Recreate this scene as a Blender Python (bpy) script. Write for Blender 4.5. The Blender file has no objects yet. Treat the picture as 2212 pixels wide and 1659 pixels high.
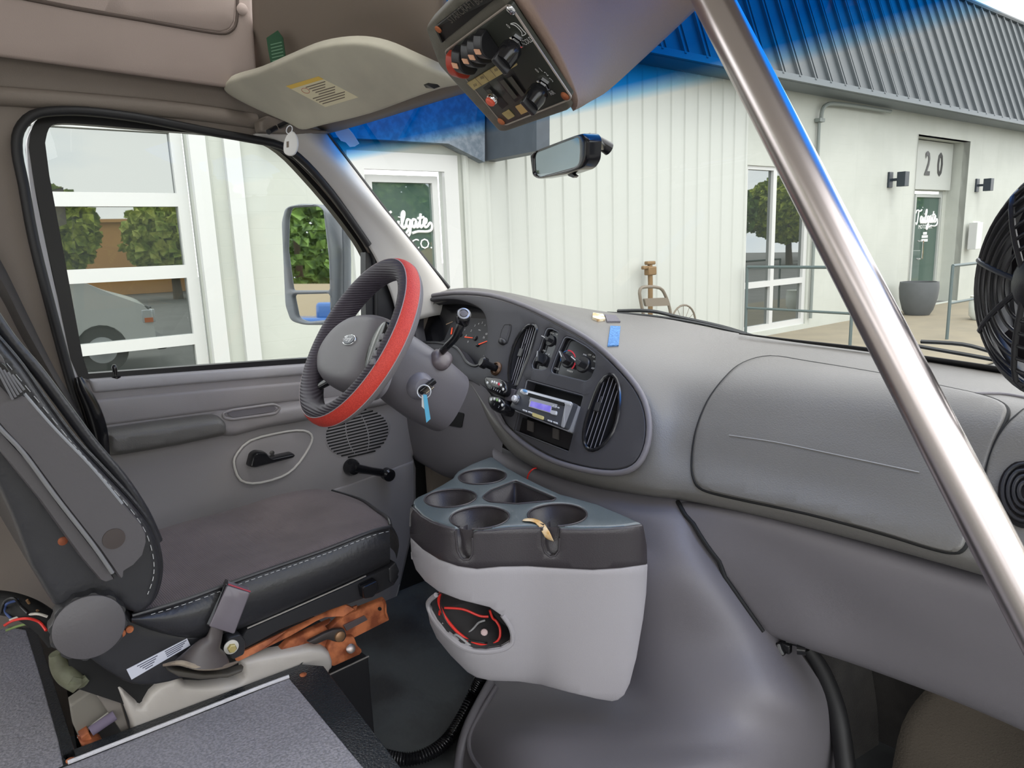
import bpy, bmesh, math, random
from mathutils import Vector, Matrix, noise
from mathutils.bvhtree import BVHTree
from mathutils.geometry import delaunay_2d_cdt
random.seed(7)
SC = bpy.context.scene
COL = SC.collection
# ---------------- camera (vehicle frame: X right, Y forward, Z up, cab floor at Z=0; metres) ----------------
IW, IH, FPX = 2212.0, 1659.0, 1540.0
CAM = Vector((0.85, -0.77, 1.02))
YAW, PITCH, ROLL = math.radians(48.0), math.radians(11.13), math.radians(2.1)
def _basis():
    fh = Vector((-math.sin(YAW), math.cos(YAW), 0))
    right0 = Vector((math.cos(YAW), math.sin(YAW), 0))
    up = Vector((0, 0, 1))
    fwd = fh*math.cos(PITCH) - up*math.sin(PITCH)
    up0 = fh*math.sin(PITCH) + up*math.cos(PITCH)
    c, s = math.cos(ROLL), math.sin(ROLL)
    right = right0*c - up0*s
    upv = up0*c + right0*s
    return right, upv, fwd
CR, CU, CF = _basis()
cam_data = bpy.data.cameras.new('camera')
cam = bpy.data.objects.new('camera', cam_data); COL.objects.link(cam)
cam.matrix_world = Matrix(((CR.x, CU.x, -CF.x, CAM.x), (CR.y, CU.y, -CF.y, CAM.y), (CR.z, CU.z, -CF.z, CAM.z), (0, 0, 0, 1)))
cam_data.sensor_fit = 'HORIZONTAL'; cam_data.sensor_width = 36.0
cam_data.lens = 36.0*FPX/IW
cam_data.clip_start = 0.02; cam_data.clip_end = 400
SC.camera = cam
# ---------------- sky, sun, exposure ----------------
SC.view_settings.view_transform = 'Standard'; SC.view_settings.look = 'None'
SC.view_settings.gamma = 1.0; SC.view_settings.use_curve_mapping = False
SC.view_settings.exposure = 0.1
world = bpy.data.worlds.new('overcast_sky'); SC.world = world; world.use_nodes = True
nt = world.node_tree; nt.nodes.clear()
def wn(t, **k):
    n = nt.nodes.new(t)
    for a, b in k.items(): setattr(n, a, b)
    return n
wo = wn('ShaderNodeOutputWorld'); bg = wn('ShaderNodeBackground'); bg.inputs[1].default_value = 2.9
tc = wn('ShaderNodeTexCoord'); nz = wn('ShaderNodeTexNoise'); nz.inputs['Scale'].default_value = 3.2; nz.inputs['Detail'].default_value = 6
mp = wn('ShaderNodeMapping'); mp.inputs['Scale'].default_value = (1, 1, 3.0)
cr = wn('ShaderNodeValToRGB'); cr.color_ramp.elements[0].position = .36; cr.color_ramp.elements[0].color = (.77, .83, .90, 1)
cr.color_ramp.elements[1].position = .56; cr.color_ramp.elements[1].color = (1.0, .99, .965, 1)
nt.links.new(tc.outputs['Generated'], mp.inputs[0]); nt.links.new(mp.outputs[0], nz.inputs['Vector'])
nt.links.new(nz.outputs['Fac'], cr.inputs[0]); nt.links.new(cr.outputs[0], bg.inputs[0]); nt.links.new(bg.outputs[0], wo.inputs[0])
sun_d = bpy.data.lights.new('hazy_sun', 'SUN'); sun_d.energy = 1.4; sun_d.angle = math.radians(25); sun_d.color = (1, .97, .92)
sun = bpy.data.objects.new('hazy_sun', sun_d); COL.objects.link(sun)
sun.rotation_euler = Vector((-.55, .25, -1.0)).to_track_quat('-Z', 'Y').to_euler()
# ---------------- picture geometry helpers ----------------
def ray(px, py): return CF + CR*((px-IW/2)/FPX) + CU*((IH/2-py)/FPX)
def W(px, py, **k):
    d = ray(px, py); (a, v), = k.items()
    if a == 'D': t = v
    else:
        i = 'XYZ'.find(a); t = (v-CAM[i])/d[i]
    return CAM + d*t
def proj(p):
    d = Vector(p)-CAM; z = d.dot(CF)
    return IW/2+FPX*d.dot(CR)/z, IH/2-FPX*d.dot(CU)/z
class PlaneS:
    def __init__(s, p, n):
        s.p = Vector(p); s.n = Vector(n).normalized()
        if (CAM-s.p).dot(s.n) < 0: s.n = -s.n
    def __call__(s, px, py):
        d = ray(px, py); t = (s.p-CAM).dot(s.n)/d.dot(s.n); return CAM+d*t, s.n
    def off(s, h): return PlaneS(s.p+s.n*h, s.n)
def plane3(a, b, c): return PlaneS(a, (Vector(b)-Vector(a)).cross(Vector(c)-Vector(a)))
class MeshS:
    def __init__(s, verts, faces, fallback=None): s.b = BVHTree.FromPolygons(verts, faces); s.fb = fallback
    def __call__(s, px, py):
        d = ray(px, py).normalized(); r = s.b.ray_cast(CAM, d)
        if r[0] is None:
            if s.fb:
                return s.fb(px, py)
            # nearest: walk along ray
            best = None
            for i in range(60):
                q = CAM+d*(.4+i*.03); n = s.b.find_nearest(q)
                if best is None or n[3] < best[0]: best = (n[3], n[0], n[1])
            p, n = best[1], best[2]
        else: p, n = r[0], r[1]
        if (CAM-p).dot(n) < 0: n = -n
        return p, n
def quad3d(ps, z0):
    R = [ray(*p) for p in ps]
    M = Matrix(((R[0].x, -R[1].x, R[2].x), (R[0].y, -R[1].y, R[2].y), (R[0].z, -R[1].z, R[2].z)))
    t = M.inverted() @ R[3]; t = [t.x, t.y, t.z, 1.0]; s = z0*4/sum(t)
    return [CAM+R[i]*(t[i]*s) for i in range(4)]
# ---------------- 2D outline helpers ----------------
def smooth2(pts, n=6, closed=True):
    out = []; m = len(pts); rng = range(m) if closed else range(m-1)
    for i in rng:
        g = (lambda j: pts[j % m]) if closed else (lambda j: pts[max(0, min(m-1, j))])
        p0, p1, p2, p3 = g(i-1), g(i), g(i+1), g(i+2)
        for k in range(n):
            t = k/n; out.append(tuple(.5*((2*b)+(-a+c)*t+(2*a-5*b+4*c-d)*t*t+(-a+3*b-3*c+d)*t**3) for a, b, c, d in zip(p0, p1, p2, p3)))
    if not closed: out.append(tuple(pts[-1]))
    return out
def rc(pts, r=6, n=4):
    out = []; m = len(pts)
    for i in range(m):
        p = Vector(pts[i]); a = Vector(pts[i-1])-p; b = Vector(pts[(i+1) % m])-p
        ra = min(r, a.length*.45, b.length*.45); A_ = p+a.normalized()*ra; B_ = p+b.normalized()*ra
        for k in range(n+1):
            t = k/n; out.append(tuple(A_*(1-t)**2+p*2*t*(1-t)+B_*t*t))
    return out
def ell(cx, cy, rx, ry, rot=0, n=32):
    c, s = math.cos(math.radians(rot)), math.sin(math.radians(rot))
    return [(cx+rx*math.cos(a)*c-ry*math.sin(a)*s, cy+rx*math.cos(a)*s+ry*math.sin(a)*c) for a in [2*math.pi*i/n for i in range(n)]]
def inside(p, poly):
    x, y = p[0], p[1]; r = False; j = len(poly)-1
    for i in range(len(poly)):
        xi, yi, xj, yj = poly[i][0], poly[i][1], poly[j][0], poly[j][1]
        if (yi > y) != (yj > y) and x < (xj-xi)*(y-yi)/(yj-yi)+xi: r = not r
        j = i
    return r
def pdist(p, poly):
    m = 1e9; px, py = p
    for i in range(len(poly)):
        ax, ay = poly[i-1]; bx, by = poly[i]; dx, dy = bx-ax, by-ay; L = dx*dx+dy*dy
        t = 0 if L == 0 else max(0, min(1, ((px-ax)*dx+(py-ay)*dy)/L))
        m = min(m, math.hypot(px-ax-t*dx, py-ay-t*dy))
    return m
def dens(poly, step):
    out = []
    for i in range(len(poly)):
        a, b = poly[i], poly[(i+1) % len(poly)]; k = max(1, int(math.hypot(b[0]-a[0], b[1]-a[1])/step))
        out += [(a[0]+(b[0]-a[0])*j/k, a[1]+(b[1]-a[1])*j/k) for j in range(k)]
    return out
# ---------------- mesh builder ----------------
def wloc(o):
    v = Vector((0, 0, 0))
    while o: v += o.location; o = o.parent
    return v
class MB:
    def __init__(s): s.v = []; s.f = []
    def add(s, vs, fs):
        o = len(s.v); s.v += [Vector(v) for v in vs]; s.f += [tuple(i+o for i in f) for f in fs]; return s
    def box(s, c, d, ax=None):
        c = Vector(c); ax = [Vector(a).normalized() for a in ax] if ax else [Vector((1,0,0)), Vector((0,1,0)), Vector((0,0,1))]
        vs = [c+ax[0]*d[0]*i/2+ax[1]*d[1]*j/2+ax[2]*d[2]*k/2 for i in (-1,1) for j in (-1,1) for k in (-1,1)]
        return s.add(vs, [(0,1,3,2),(4,6,7,5),(0,4,5,1),(2,3,7,6),(0,2,6,4),(1,5,7,3)])
    def prism(s, pts, vec):
        n = len(pts); pts = [Vector(p) for p in pts]; vec = Vector(vec)
        return s.add(pts+[p+vec for p in pts], [tuple(range(n)), tuple(range(2*n-1, n-1, -1))]+[(i, (i+1) % n, n+(i+1) % n, n+i) for i in range(n)])
    def tube(s, pts, r, n=10, sm=0, closed=False, flat=1.0, up=None):
        pts = [tuple(p) for p in pts]
        if sm: 
            rr = r if isinstance(r, (list, tuple)) else None
            if rr: q = smooth2([p+(x,) for p, x in zip(pts, rr)], sm, closed); pts = [a[:3] for a in q]; r = [a[3] for a in q]
            else: pts = smooth2(pts, sm, closed)
        pts = [Vector(p) for p in pts]; m = len(pts); vs = []; u = Vector(up) if up else None
        for i in range(m):
            t = (pts[(i+1) % m]-pts[i-1]) if closed else (pts[min(i+1, m-1)]-pts[max(i-1, 0)])
            t.normalize()
            if u is None: u = t.orthogonal()
            if up: u = Vector(up)
            u = (u-t*u.dot(t)).normalized(); w = t.cross(u); R_ = r[i] if isinstance(r, (list, tuple)) else r
            vs += [pts[i]+u*math.cos(a)*R_+w*math.sin(a)*R_*flat for a in [2*math.pi*k/n for k in range(n)]]
        fs = [(i*n+k, i*n+(k+1) % n, ((i+1) % m)*n+(k+1) % n, ((i+1) % m)*n+k) for i in range(m if closed else m-1) for k in range(n)]
        if not closed: fs += [tuple(range(n-1, -1, -1)), tuple(range((m-1)*n, m*n))]
        return s.add(vs, fs)
    def lathe(s, c, axis, prof, n=24, capa=True, capb=True):
        c = Vector(c); t = Vector(axis).normalized(); u = t.orthogonal().normalized(); w = t.cross(u); vs = []
        for r, h in prof: vs += [c+t*h+(u*math.cos(a)+w*math.sin(a))*max(r, 1e-5) for a in [2*math.pi*k/n for k in range(n)]]
        m = len(prof); fs = [(i*n+k, i*n+(k+1) % n, (i+1)*n+(k+1) % n, (i+1)*n+k) for i in range(m-1) for k in range(n)]
        if capa: fs.append(tuple(range(n-1, -1, -1)))
        if capb: fs.append(tuple(range((m-1)*n, m*n)))
        return s.add(vs, fs)
    def cyl(s, a, b, r, n=20, r2=None):
        a = Vector(a); b = Vector(b); return s.lathe(a, b-a, [(r, 0), (r if r2 is None else r2, (b-a).length)], n)
    def grid(s, rows, closed=False):
        nu = len(rows[0]); vs = [p for r in rows for p in r]
        fs = [(i*nu+j, i*nu+(j+1) % nu, (i+1)*nu+(j+1) % nu, (i+1)*nu+j) for i in range(len(rows)-1) for j in range(nu if closed else nu-1)]
        return s.add(vs, fs)
    def patch(s, rows, nu=5, nv=5):
        a = [smooth2([tuple(p) for p in r], nu, False) for r in rows]
        b = [smooth2(list(c), nv, False) for c in zip(*a)]
        return s.grid([list(r) for r in zip(*b)])
    def plate(s, outline, surf, h=.003, sink=.004, r=0, step=None, holes=(), hsink=None, bend=6, n_in=3):
        """solid relief: outline (and holes) laid on a surface, raised h with rounded edge of r outline-units"""
        if r and r > 1.5 and step != 0: ds_ = min(step or 1e9, max(r*.8, 2.5)); outline = dens(outline, ds_); holes = [dens(hh, ds_) for hh in holes]
        elif step: outline = dens(outline, step); holes = [dens(hh, step) for hh in holes]
        xs = [p[0] for p in outline]; ys = [p[1] for p in outline]; area = 0
        loops = [list(outline)]+[list(hh) for hh in holes]; pts = []; edges = []
        for L in loops:
            o = len(pts); pts += L; edges += [(o+i, o+(i+1) % len(L)) for i in range(len(L))]
        nb = len(pts)
        def ok(p, d): return inside(p, outline) and not any(inside(p, hh) for hh in holes) and min(pdist(p, L) for L in loops) >= d
        if r:
            for L in loops:
                m = len(L)
                for i in range(m):
                    tx, ty = L[(i+1) % m][0]-L[i-1][0], L[(i+1) % m][1]-L[i-1][1]; l = math.hypot(tx, ty) or 1; nx, ny = -ty/l, tx/l
                    for q in [(j+1)/n_in for j in range(n_in)]:
                        dd = r*(1-math.cos(q*math.pi/2)) if q < 1 else r
                        for sg in (1, -1):
                            p = (L[i][0]+nx*dd*sg, L[i][1]+ny*dd*sg)
                            if ok(p, dd*.93): pts.append(p)
        if step:
            x = min(xs)+step/2
            while x < max(xs):
                y = min(ys)+step/2
                while y < max(ys):
                    if ok((x, y), max(r*1.05, step*.35)): pts.append((x, y))
                    y += step
                x += step
        res = delaunay_2d_cdt([Vector(p) for p in pts], edges, [], 0, 1e-6)
        vc, fcs, vo = res[0], res[2], res[3]
        V = []; bmap = {}
        for i, p in enumerate(vc):
            q, n = surf(p.x, p.y); hh = h
            if r:
                d = min(pdist((p.x, p.y), L) for L in loops); t = min(1, d/r); hh = h*math.sqrt(max(0, 1-(1-t)**2))
            V.append(q+n*hh)
        # orientation
        Fs = []
        for f in fcs:
            c = (sum(vc[i].x for i in f)/len(f), sum(vc[i].y for i in f)/len(f))
            if inside(c, outline) and not any(inside(c, hh) for hh in holes):
                Fs.append(tuple(f))
        # boundary walls
        ec = {}
        for f in Fs:
            for i in range(len(f)): e = (f[i], f[(i+1) % len(f)]); ec[e] = 1
        low = {}; 
        for (a, b) in list(ec):
            if (b, a) not in ec:
                for i in (a, b):
                    if i not in low:
                        q, n = surf(vc[i].x, vc[i].y)
                        hs = sink
                        if hsink is not None and holes and pdist((vc[i].x, vc[i].y), outline) > 1e-3: hs = hsink
                        low[i] = len(V); V.append(q-n*hs)
                Fs.append((b, a, low[a], low[b]))
        return s.add(V, Fs)
    def build(s, name, mat, parent=None, smooth=True, bev=0, thick=0, ang=38, tag_=None, origin=None, sub=0, toff=-1):
        me = bpy.data.meshes.new(name); off = wloc(parent) if parent else Vector((0, 0, 0))
        if not parent and origin is None and s.v:
            xs = [v.x for v in s.v]; ys = [v.y for v in s.v]; zs = [v.z for v in s.v]
            origin = Vector(((min(xs)+max(xs))/2, (min(ys)+max(ys))/2, min(zs)))
        if not parent: off = Vector(origin)
        me.from_pydata([tuple(v-off) for v in s.v], [], s.f); me.validate()
        bm = bmesh.new(); bm.from_mesh(me); bmesh.ops.remove_doubles(bm, verts=bm.verts, dist=1e-6)
        bmesh.ops.recalc_face_normals(bm, faces=bm.faces); bm.to_mesh(me); bm.free()
        o = bpy.data.objects.new(name, me); COL.objects.link(o); o.parent = parent
        if not parent: o.location = off
        if mat: me.materials.append(mat)
        if thick:
            m = o.modifiers.new('solid', 'SOLIDIFY'); m.thickness = thick; m.offset = toff
        if bev:
            m = o.modifiers.new('bevel', 'BEVEL'); m.width = bev; m.segments = 3; m.limit_method = 'ANGLE'; m.angle_limit = math.radians(40); m.harden_normals = False
        if sub:
            m = o.modifiers.new('sub', 'SUBSURF'); m.levels = sub; m.render_levels = sub
        if smooth:
            for p in me.polygons: p.use_smooth = True
            if not sub:
                try: me.set_sharp_from_angle(angle=math.radians(ang))
                except Exception: pass
        return o
def tag(o, label, cat, group=None, kind=None):
    if label: o['label'] = label
    if cat: o['category'] = cat
    if group: o['group'] = group
    if kind: o['kind'] = kind
    return o
def thing(name, label, cat, loc, group=None, kind=None):
    o = bpy.data.objects.new(name, None); o.empty_display_size = .05; COL.objects.link(o); o.location = Vector(loc)
    bpy.context.view_layer.update()
    return tag(o, label, cat, group, kind)
def text_mesh(txt, p0, ux, uy, size, name, mat, parent, depth=.0006, align='CENTER', sx=1.0, shear=0, off=0):
    """lettering as a mesh in the plane of ux, uy"""
    cu = bpy.data.curves.new(name, 'FONT'); cu.body = txt; cu.size = 1; cu.align_x = align; cu.align_y = 'CENTER'; cu.resolution_u = 2; cu.extrude = 0; cu.shear = shear; cu.offset = off
    t = bpy.data.objects.new(name+'_font', cu); COL.objects.link(t); bpy.context.view_layer.update()
    me = bpy.data.meshes.new_from_object(t); COL.objects.unlink(t); bpy.data.objects.remove(t); 
    ux = Vector(ux).normalized(); uy = Vector(uy); uy = (uy-ux*uy.dot(ux)).normalized(); n = ux.cross(uy)
    if (CAM-Vector(p0)).dot(n) < 0: n = -n
    off = wloc(parent) if parent else Vector(p0)
    for v in me.vertices: v.co = Vector(p0)-off+ux*v.co.x*size*sx+uy*v.co.y*size+n*depth
    o = bpy.data.objects.new(name, me); me.materials.clear(); me.materials.append(mat); COL.objects.link(o); o.parent = parent
    if not parent: o.location = off
    return o
# ---------------- materials ----------------
def lin(c): return tuple(((x/255+.055)/1.055)**2.4 if x/255 > .04045 else x/255/12.92 for x in c)+(1,)
def mat(name, rgb, rough=.5, metal=0, bump=0, bscale=300, var=0, vscale=6, rgb2=None, spec=.5, coat=0, emit=None, estr=0, aniso=None, wave=None):
    m = bpy.data.materials.new(name); m.use_nodes = True; T = m.node_tree; P = T.nodes['Principled BSDF']
    col = lin(rgb); P.inputs['Base Color'].default_value = col; P.inputs['Roughness'].default_value = rough
    P.inputs['Metallic'].default_value = metal; P.inputs['Specular IOR Level'].default_value = spec; P.inputs['Coat Weight'].default_value = coat
    tc = T.nodes.new('ShaderNodeTexCoord')
    if var or rgb2:
        n = T.nodes.new('ShaderNodeTexNoise'); n.inputs['Scale'].default_value = vscale; n.inputs['Detail'].default_value = 5; T.links.new(tc.outputs['Object'], n.inputs['Vector'])
        r = T.nodes.new('ShaderNodeValToRGB'); c2 = lin(rgb2) if rgb2 else tuple(x*(1-var) for x in col[:3])+(1,)
        r.color_ramp.elements[0].position = .4; r.color_ramp.elements[0].color = c2; r.color_ramp.elements[1].position = .6; r.color_ramp.elements[1].color = col
        T.links.new(n.outputs['Fac'], r.inputs[0]); T.links.new(r.outputs[0], P.inputs['Base Color'])
    if bump:
        n = T.nodes.new('ShaderNodeTexNoise'); n.inputs['Scale'].default_value = bscale; n.inputs['Detail'].default_value = 2; T.links.new(tc.outputs['Object'], n.inputs['Vector'])
        b = T.nodes.new('ShaderNodeBump'); b.inputs['Strength'].default_value = bump; b.inputs['Distance'].default_value = .001
        T.links.new(n.outputs['Fac'], b.inputs['Height']); T.links.new(b.outputs[0], P.inputs['Normal'])
    if wave:
        sc, dirn, st = wave
        w = T.nodes.new('ShaderNodeTexWave'); w.inputs['Scale'].default_value = sc; w.bands_direction = dirn; T.links.new(tc.outputs['Object'], w.inputs['Vector'])
        b = T.nodes.new('ShaderNodeBump'); b.inputs['Strength'].default_value = st; b.inputs['Distance'].default_value = .001
        T.links.new(w.outputs['Fac'], b.inputs['Height']); T.links.new(b.outputs[0], P.inputs['Normal'])
    if emit: P.inputs['Emission Color'].default_value = lin(emit); P.inputs['Emission Strength'].default_value = estr
    return m
GREY = mat('grey_plastic', (147,143,144), .42, bump=.25, bscale=900, var=.05, vscale=3)
GREYV = mat('grey_vinyl_pad', (103,101,98), .40, bump=.5, bscale=420, var=.04)
GREYL = mat('light_grey_plastic', (196,193,188), .4, bump=.15, bscale=900)
DGREY = mat('dark_grey_plastic', (110,107,112), .5, bump=.25, bscale=900)
BEZEL = mat('charcoal_bezel_plastic', (60,59,63), .6, bump=.2, bscale=900)
BLACK = mat('black_plastic', (38,38,41), .35, bump=.1, bscale=900)
GLOSSB = mat('glossy_black_plastic', (26,26,29), .18)
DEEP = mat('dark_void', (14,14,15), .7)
RUBBER = mat('black_rubber', (26,26,28), .5)
PINKG = mat('mauve_grey_headliner', (178,162,154), .75, bump=.3, bscale=500, var=.04)
BROWNG = mat('brown_grey_trim', (126,116,107), .65, bump=.3, bscale=500, var=.05)
WHITEP = mat('white_paint', (236,238,236), .25, coat=.4)
CHROME = mat('chrome', (225,225,228), .08, 1)
STEEL = mat('brushed_stainless_steel', (205,196,194), .27, 1)
RUST = mat('rusty_orange_metal', (190,112,70), .7, bump=.5, bscale=200, rgb2=(128,66,38), vscale=30)
WHITE = mat('white_print', (228,228,226), .6)
MIRROR = mat('mirror_glass', (215,220,225), .015, 1)
# =================== OUTSIDE: building, ground, street behind ===================
FA = math.radians(4.6); FF = Vector((math.sin(FA), math.cos(FA), 0)); FN = Vector((math.cos(FA), -math.sin(FA), 0))
FD = 7.0; GZ = 1.02-1.53*FD/6.2
ZV = Vector((0, 0, 1))
def FP(u, z, w=0): return CAM + FF*u - FN*(FD-w) + ZV*(z-CAM.z)      # w: metres out from the wall towards the van
def fac(px, py, w=0):
    d = ray(px, py); t = -(FD-w)/d.dot(FN); q = CAM+d*t; return (q-CAM).dot(FF), q.z
def uzS(w=0):
    def s(u, z): return FP(u, z, w), FN
    return s
def rect(u0, z0, u1, z1): return [(u0, z0), (u1, z0), (u1, z1), (u0, z1)]
WALLM = mat('white_painted_brick', (180,184,176), .6, rgb2=(175,179,171), vscale=1.5)
T = WALLM.node_tree; bt = T.nodes.new('ShaderNodeTexBrick'); bt.inputs['Scale'].default_value = 3.2; bt.inputs['Mortar Size'].default_value = .012
bt.inputs['Color1'].default_value = (1,1,1,1); bt.inputs['Color2'].default_value = (1,1,1,1); bt.inputs['Mortar'].default_value = (0,0,0,1)
tcn = T.nodes.new('ShaderNodeTexCoord'); mpn = T.nodes.new('ShaderNodeMapping'); mpn.inputs['Rotation'].default_value = (math.pi/2, 0, math.pi/2)
T.links.new(tcn.outputs['Object'], mpn.inputs[0]); T.links.new(mpn.outputs[0], bt.inputs['Vector'])
bb = T.nodes.new('ShaderNodeBump'); bb.inputs['Strength'].default_value = .35; bb.inputs['Distance'].default_value = .006
T.links.new(bt.outputs['Color'], bb.inputs['Height']); T.links.new(bb.outputs[0], T.nodes['Principled BSDF'].inputs['Normal'])
RIBW = mat('white_ribbed_metal', (180,184,178), .5)
FRAMEW = mat('white_aluminium_frame', (192,194,192), .35)
FRAMEG = mat('pale_grey_aluminium_frame', (168,172,168), .4, .1)
def glass_mat(name, tint, refl):
    m = bpy.data.materials.new(name); m.use_nodes = True; T = m.node_tree; T.nodes.clear()
    o = T.nodes.new('ShaderNodeOutputMaterial'); mx = T.nodes.new('ShaderNodeMixShader'); d = T.nodes.new('ShaderNodeBsdfDiffuse'); g = T.nodes.new('ShaderNodeBsdfGlossy')
    d.inputs[0].default_value = lin(tint); g.inputs['Roughness'].default_value = .012; g.inputs[0].default_value = (.9, .95, .93, 1); mx.inputs[0].default_value = refl
    T.links.new(d.outputs[0], mx.inputs[1]); T.links.new(g.outputs[0], mx.inputs[2]); T.links.new(mx.outputs[0], o.inputs[0]); return m
BGLASS = glass_mat('dark_reflective_window_glass', (48,52,50), .25)
DGLASS = glass_mat('green_tinted_door_glass', (66,86,78), .17)
# key measures from the picture
gu = fac(405, 572)[0]                                   # right edge of garage panes
gz = [fac(383,415)[1], fac(388,445)[1], fac(405,572)[1], fac(413,600)[1], fac(425,717)[1], fac(430,745)[1]]
d1u0, d1z1 = fac(806, 392); d1u1 = fac(936, 392)[0]
r20u0, r20z1 = fac(1985, 290); r20u1 = fac(2097, 303)[0]
wu0, wz1 = fac(1618, 362); wu1, wz0 = fac(1746, 715)
wu1 = fac(1742, 500)[0]; wz0 = fac(1608, 722)[1]
EZ = fac(1757, 204)[1]                                   # eave height
# wall (one continuous facade) with openings
uL, uR = -4.2, 34.0
gar = rect(gu-5.2, GZ+.02, gu+.12, gz[0]+1.25); d1 = rect(d1u0-.16, GZ+.02, d1u1+.16, d1z1+.16)
win = rect(wu0-.04, wz0, wu1+.08, wz1+.04); r20 = rect(r20u0, GZ+.02, r20u1, r20z1)
b = MB(); b.plate(rect(uL, GZ-.1, uR, EZ+.3), uzS(), h=0, sink=.12, holes=[gar, d1, win, r20], hsink=.14)
wl = b.build('wall_facade', WALLM, smooth=False, origin=FP(0, GZ)); tag(wl, None, None, kind='structure')
# ribbed metal cladding between the office door and the tall window
cu0, cu1 = fac(1002, 500)[0], wu0-.1
b = MB(); b.plate(rect(cu0, GZ, cu1, EZ+.1), uzS(), h=.035, sink=0)
n_r = int((cu1-cu0)/.3)
for i in range(n_r+1):
    u = cu0+.05+i*(cu1-cu0-.1)/n_r; b.prism([FP(u-.03, GZ, .035), FP(u-.015, GZ, .055), FP(u+.015, GZ, .055), FP(u+.03, GZ, .035)], (0, 0, EZ-GZ))
o = b.build('wall_cladding', RIBW, smooth=False); tag(o, None, None, kind='structure')
# recess reveal and back wall at the numbered door
w20 = -.42
b = MB()
b.prism([FP(r20u0, GZ, .0), FP(r20u0-.1, GZ, .0), FP(r20u0-.1, GZ, w20), FP(r20u0, GZ, w20)], (0,0,r20z1-GZ))
b.prism([FP(r20u1, GZ, -.001), FP(r20u1+.1, GZ, -.001), FP(r20u1+.1, GZ, w20), FP(r20u1, GZ, w20)], (0,0,r20z1-GZ))
b.prism([FP(r20u0-.1, r20z1, -.001), FP(r20u1+.1, r20z1, -.001), FP(r20u1+.1, r20z1, w20), FP(r20u0-.1, r20z1, w20)], (0,0,.1))
d2z = fac(1990, 412, w20)[1]; d2u0 = fac(1977, 420, w20)[0]; d2u1 = fac(2037, 420, w20)[0]
b.plate(rect(r20u0-.1, GZ, r20u1+.1, r20z1+.1), uzS(w20), h=0, sink=.1, holes=[rect(d2u0-.05, GZ+.02, d2u1, d2z)])
o = b.build('wall_recess', WALLM, smooth=False); tag(o, None, None, kind='structure')
b = MB(); pu1 = fac(2052, 400, w20+.08)[0]
b.plate(rect(r20u0, d2z+.02, pu1, r20z1-.02), uzS(w20), h=.09, sink=0)
o = b.build('trim_1', RIBW, smooth=False); tag(o, None, None, kind='structure')
NUM = mat('black_numerals', (20,21,22), .4)
nb = fac(2017, 357, w20+.1); h20 = fac(2017, 332, w20+.1)[1]-fac(2017, 384, w20+.1)[1]
t20 = thing('house_number', 'black numerals 20 on white panel over recessed office door', 'number', FP(nb[0], nb[1], w20+.09))
u2 = fac(2004, 357, w20+.1)[0]; u0_ = fac(2031, 357, w20+.1)[0]; u5 = fac(1974, 357, w20+.1)[0]
for ch, uu in (('2', u2), ('0', u0_), ('5', u5)):
    text_mesh(ch, FP(uu, nb[1], w20+.091), FF, ZV, h20*1.38, 'numeral', NUM, t20, sx=.78, depth=.012, off=.018)
# doors
def office_door(n, u0, u1, z1, w, name_scale, hours):
    t = thing('door_%d' % n, None, None, FP((u0+u1)/2, GZ, w), kind='structure')
    fw = .075
    b = MB(); b.plate(rect(u0-fw, GZ+.02, u1+fw, z1+fw), uzS(w), h=.05, sink=.02, holes=[rect(u0, GZ+.25, u1, z1)], hsink=.03)
    b.build('door_frame', FRAMEG if n == 2 else FRAMEW, t, smooth=False)
    b = MB(); b.plate(rect(u0-.01, GZ+.24, u1+.01, z1+.01), uzS(w), h=.012, sink=.01); b.build('door_glass', DGLASS, t, smooth=False)
    return t
D1 = office_door(1, d1u0, d1u1, d1z1, -.08, 1, False)
D2 = office_door(2, d2u0+.1, d2u1-.1, d2z-.14, w20-.05, 1, True)
b = MB(); hu = fac(1977, 540, w20)[0]+.04; hz = fac(1980, 540, w20)[1]
b.tube([FP(hu, hz-.2, w20+.02), FP(hu, hz-.2, w20+.1), FP(hu+.1, hz-.2, w20+.1), FP(hu+.1, hz+.2, w20+.1), FP(hu, hz+.2, w20+.1), FP(hu, hz+.2, w20+.02)], .02, 8)
b.build('door_handle', CHROME, D2)
# lettering: script word drawn as strokes, then small capitals
LET = mat('white_vinyl_lettering', (244,246,244), .5, emit=None)
SCRIPT = [[(0,.78),(.06,.92),(.3,.98),(.62,.9),(.86,1.0)], [(.42,.94),(.36,.5),(.28,.14),(.14,.04),(.04,.16)],
 [(1.0,.5),(.84,.56),(.72,.36),(.78,.14),(.92,.16),(1.02,.5),(1.0,.2),(1.12,.12),(1.24,.4)], [(1.28,.5),(1.24,.2),(1.34,.1),(1.46,.3)], [(1.33,.68),(1.34,.72)],
 [(1.46,.3),(1.66,.8),(1.62,1.0),(1.5,.8),(1.5,.2),(1.62,.1),(1.74,.3)],
 [(2.02,.5),(1.86,.56),(1.76,.36),(1.82,.14),(1.96,.2),(2.04,.5),(1.98,-.1),(1.84,-.34),(1.7,-.24),(1.86,-.02),(2.1,.2)],
 [(2.38,.5),(2.22,.56),(2.12,.36),(2.18,.14),(2.3,.16),(2.4,.5),(2.38,.2),(2.48,.12),(2.6,.4)],
 [(2.72,.86),(2.62,.3),(2.7,.1),(2.84,.26)], [(2.5,.6),(2.92,.66)], [(2.84,.26),(3.02,.34),(3.08,.52),(2.96,.56),(2.88,.34),(2.96,.12),(3.12,.14),(3.3,.34),(3.42,.2),(3.38,-.04),(3.1,-.14),(2.5,-.12),(2.1,-.2)]]
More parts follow.
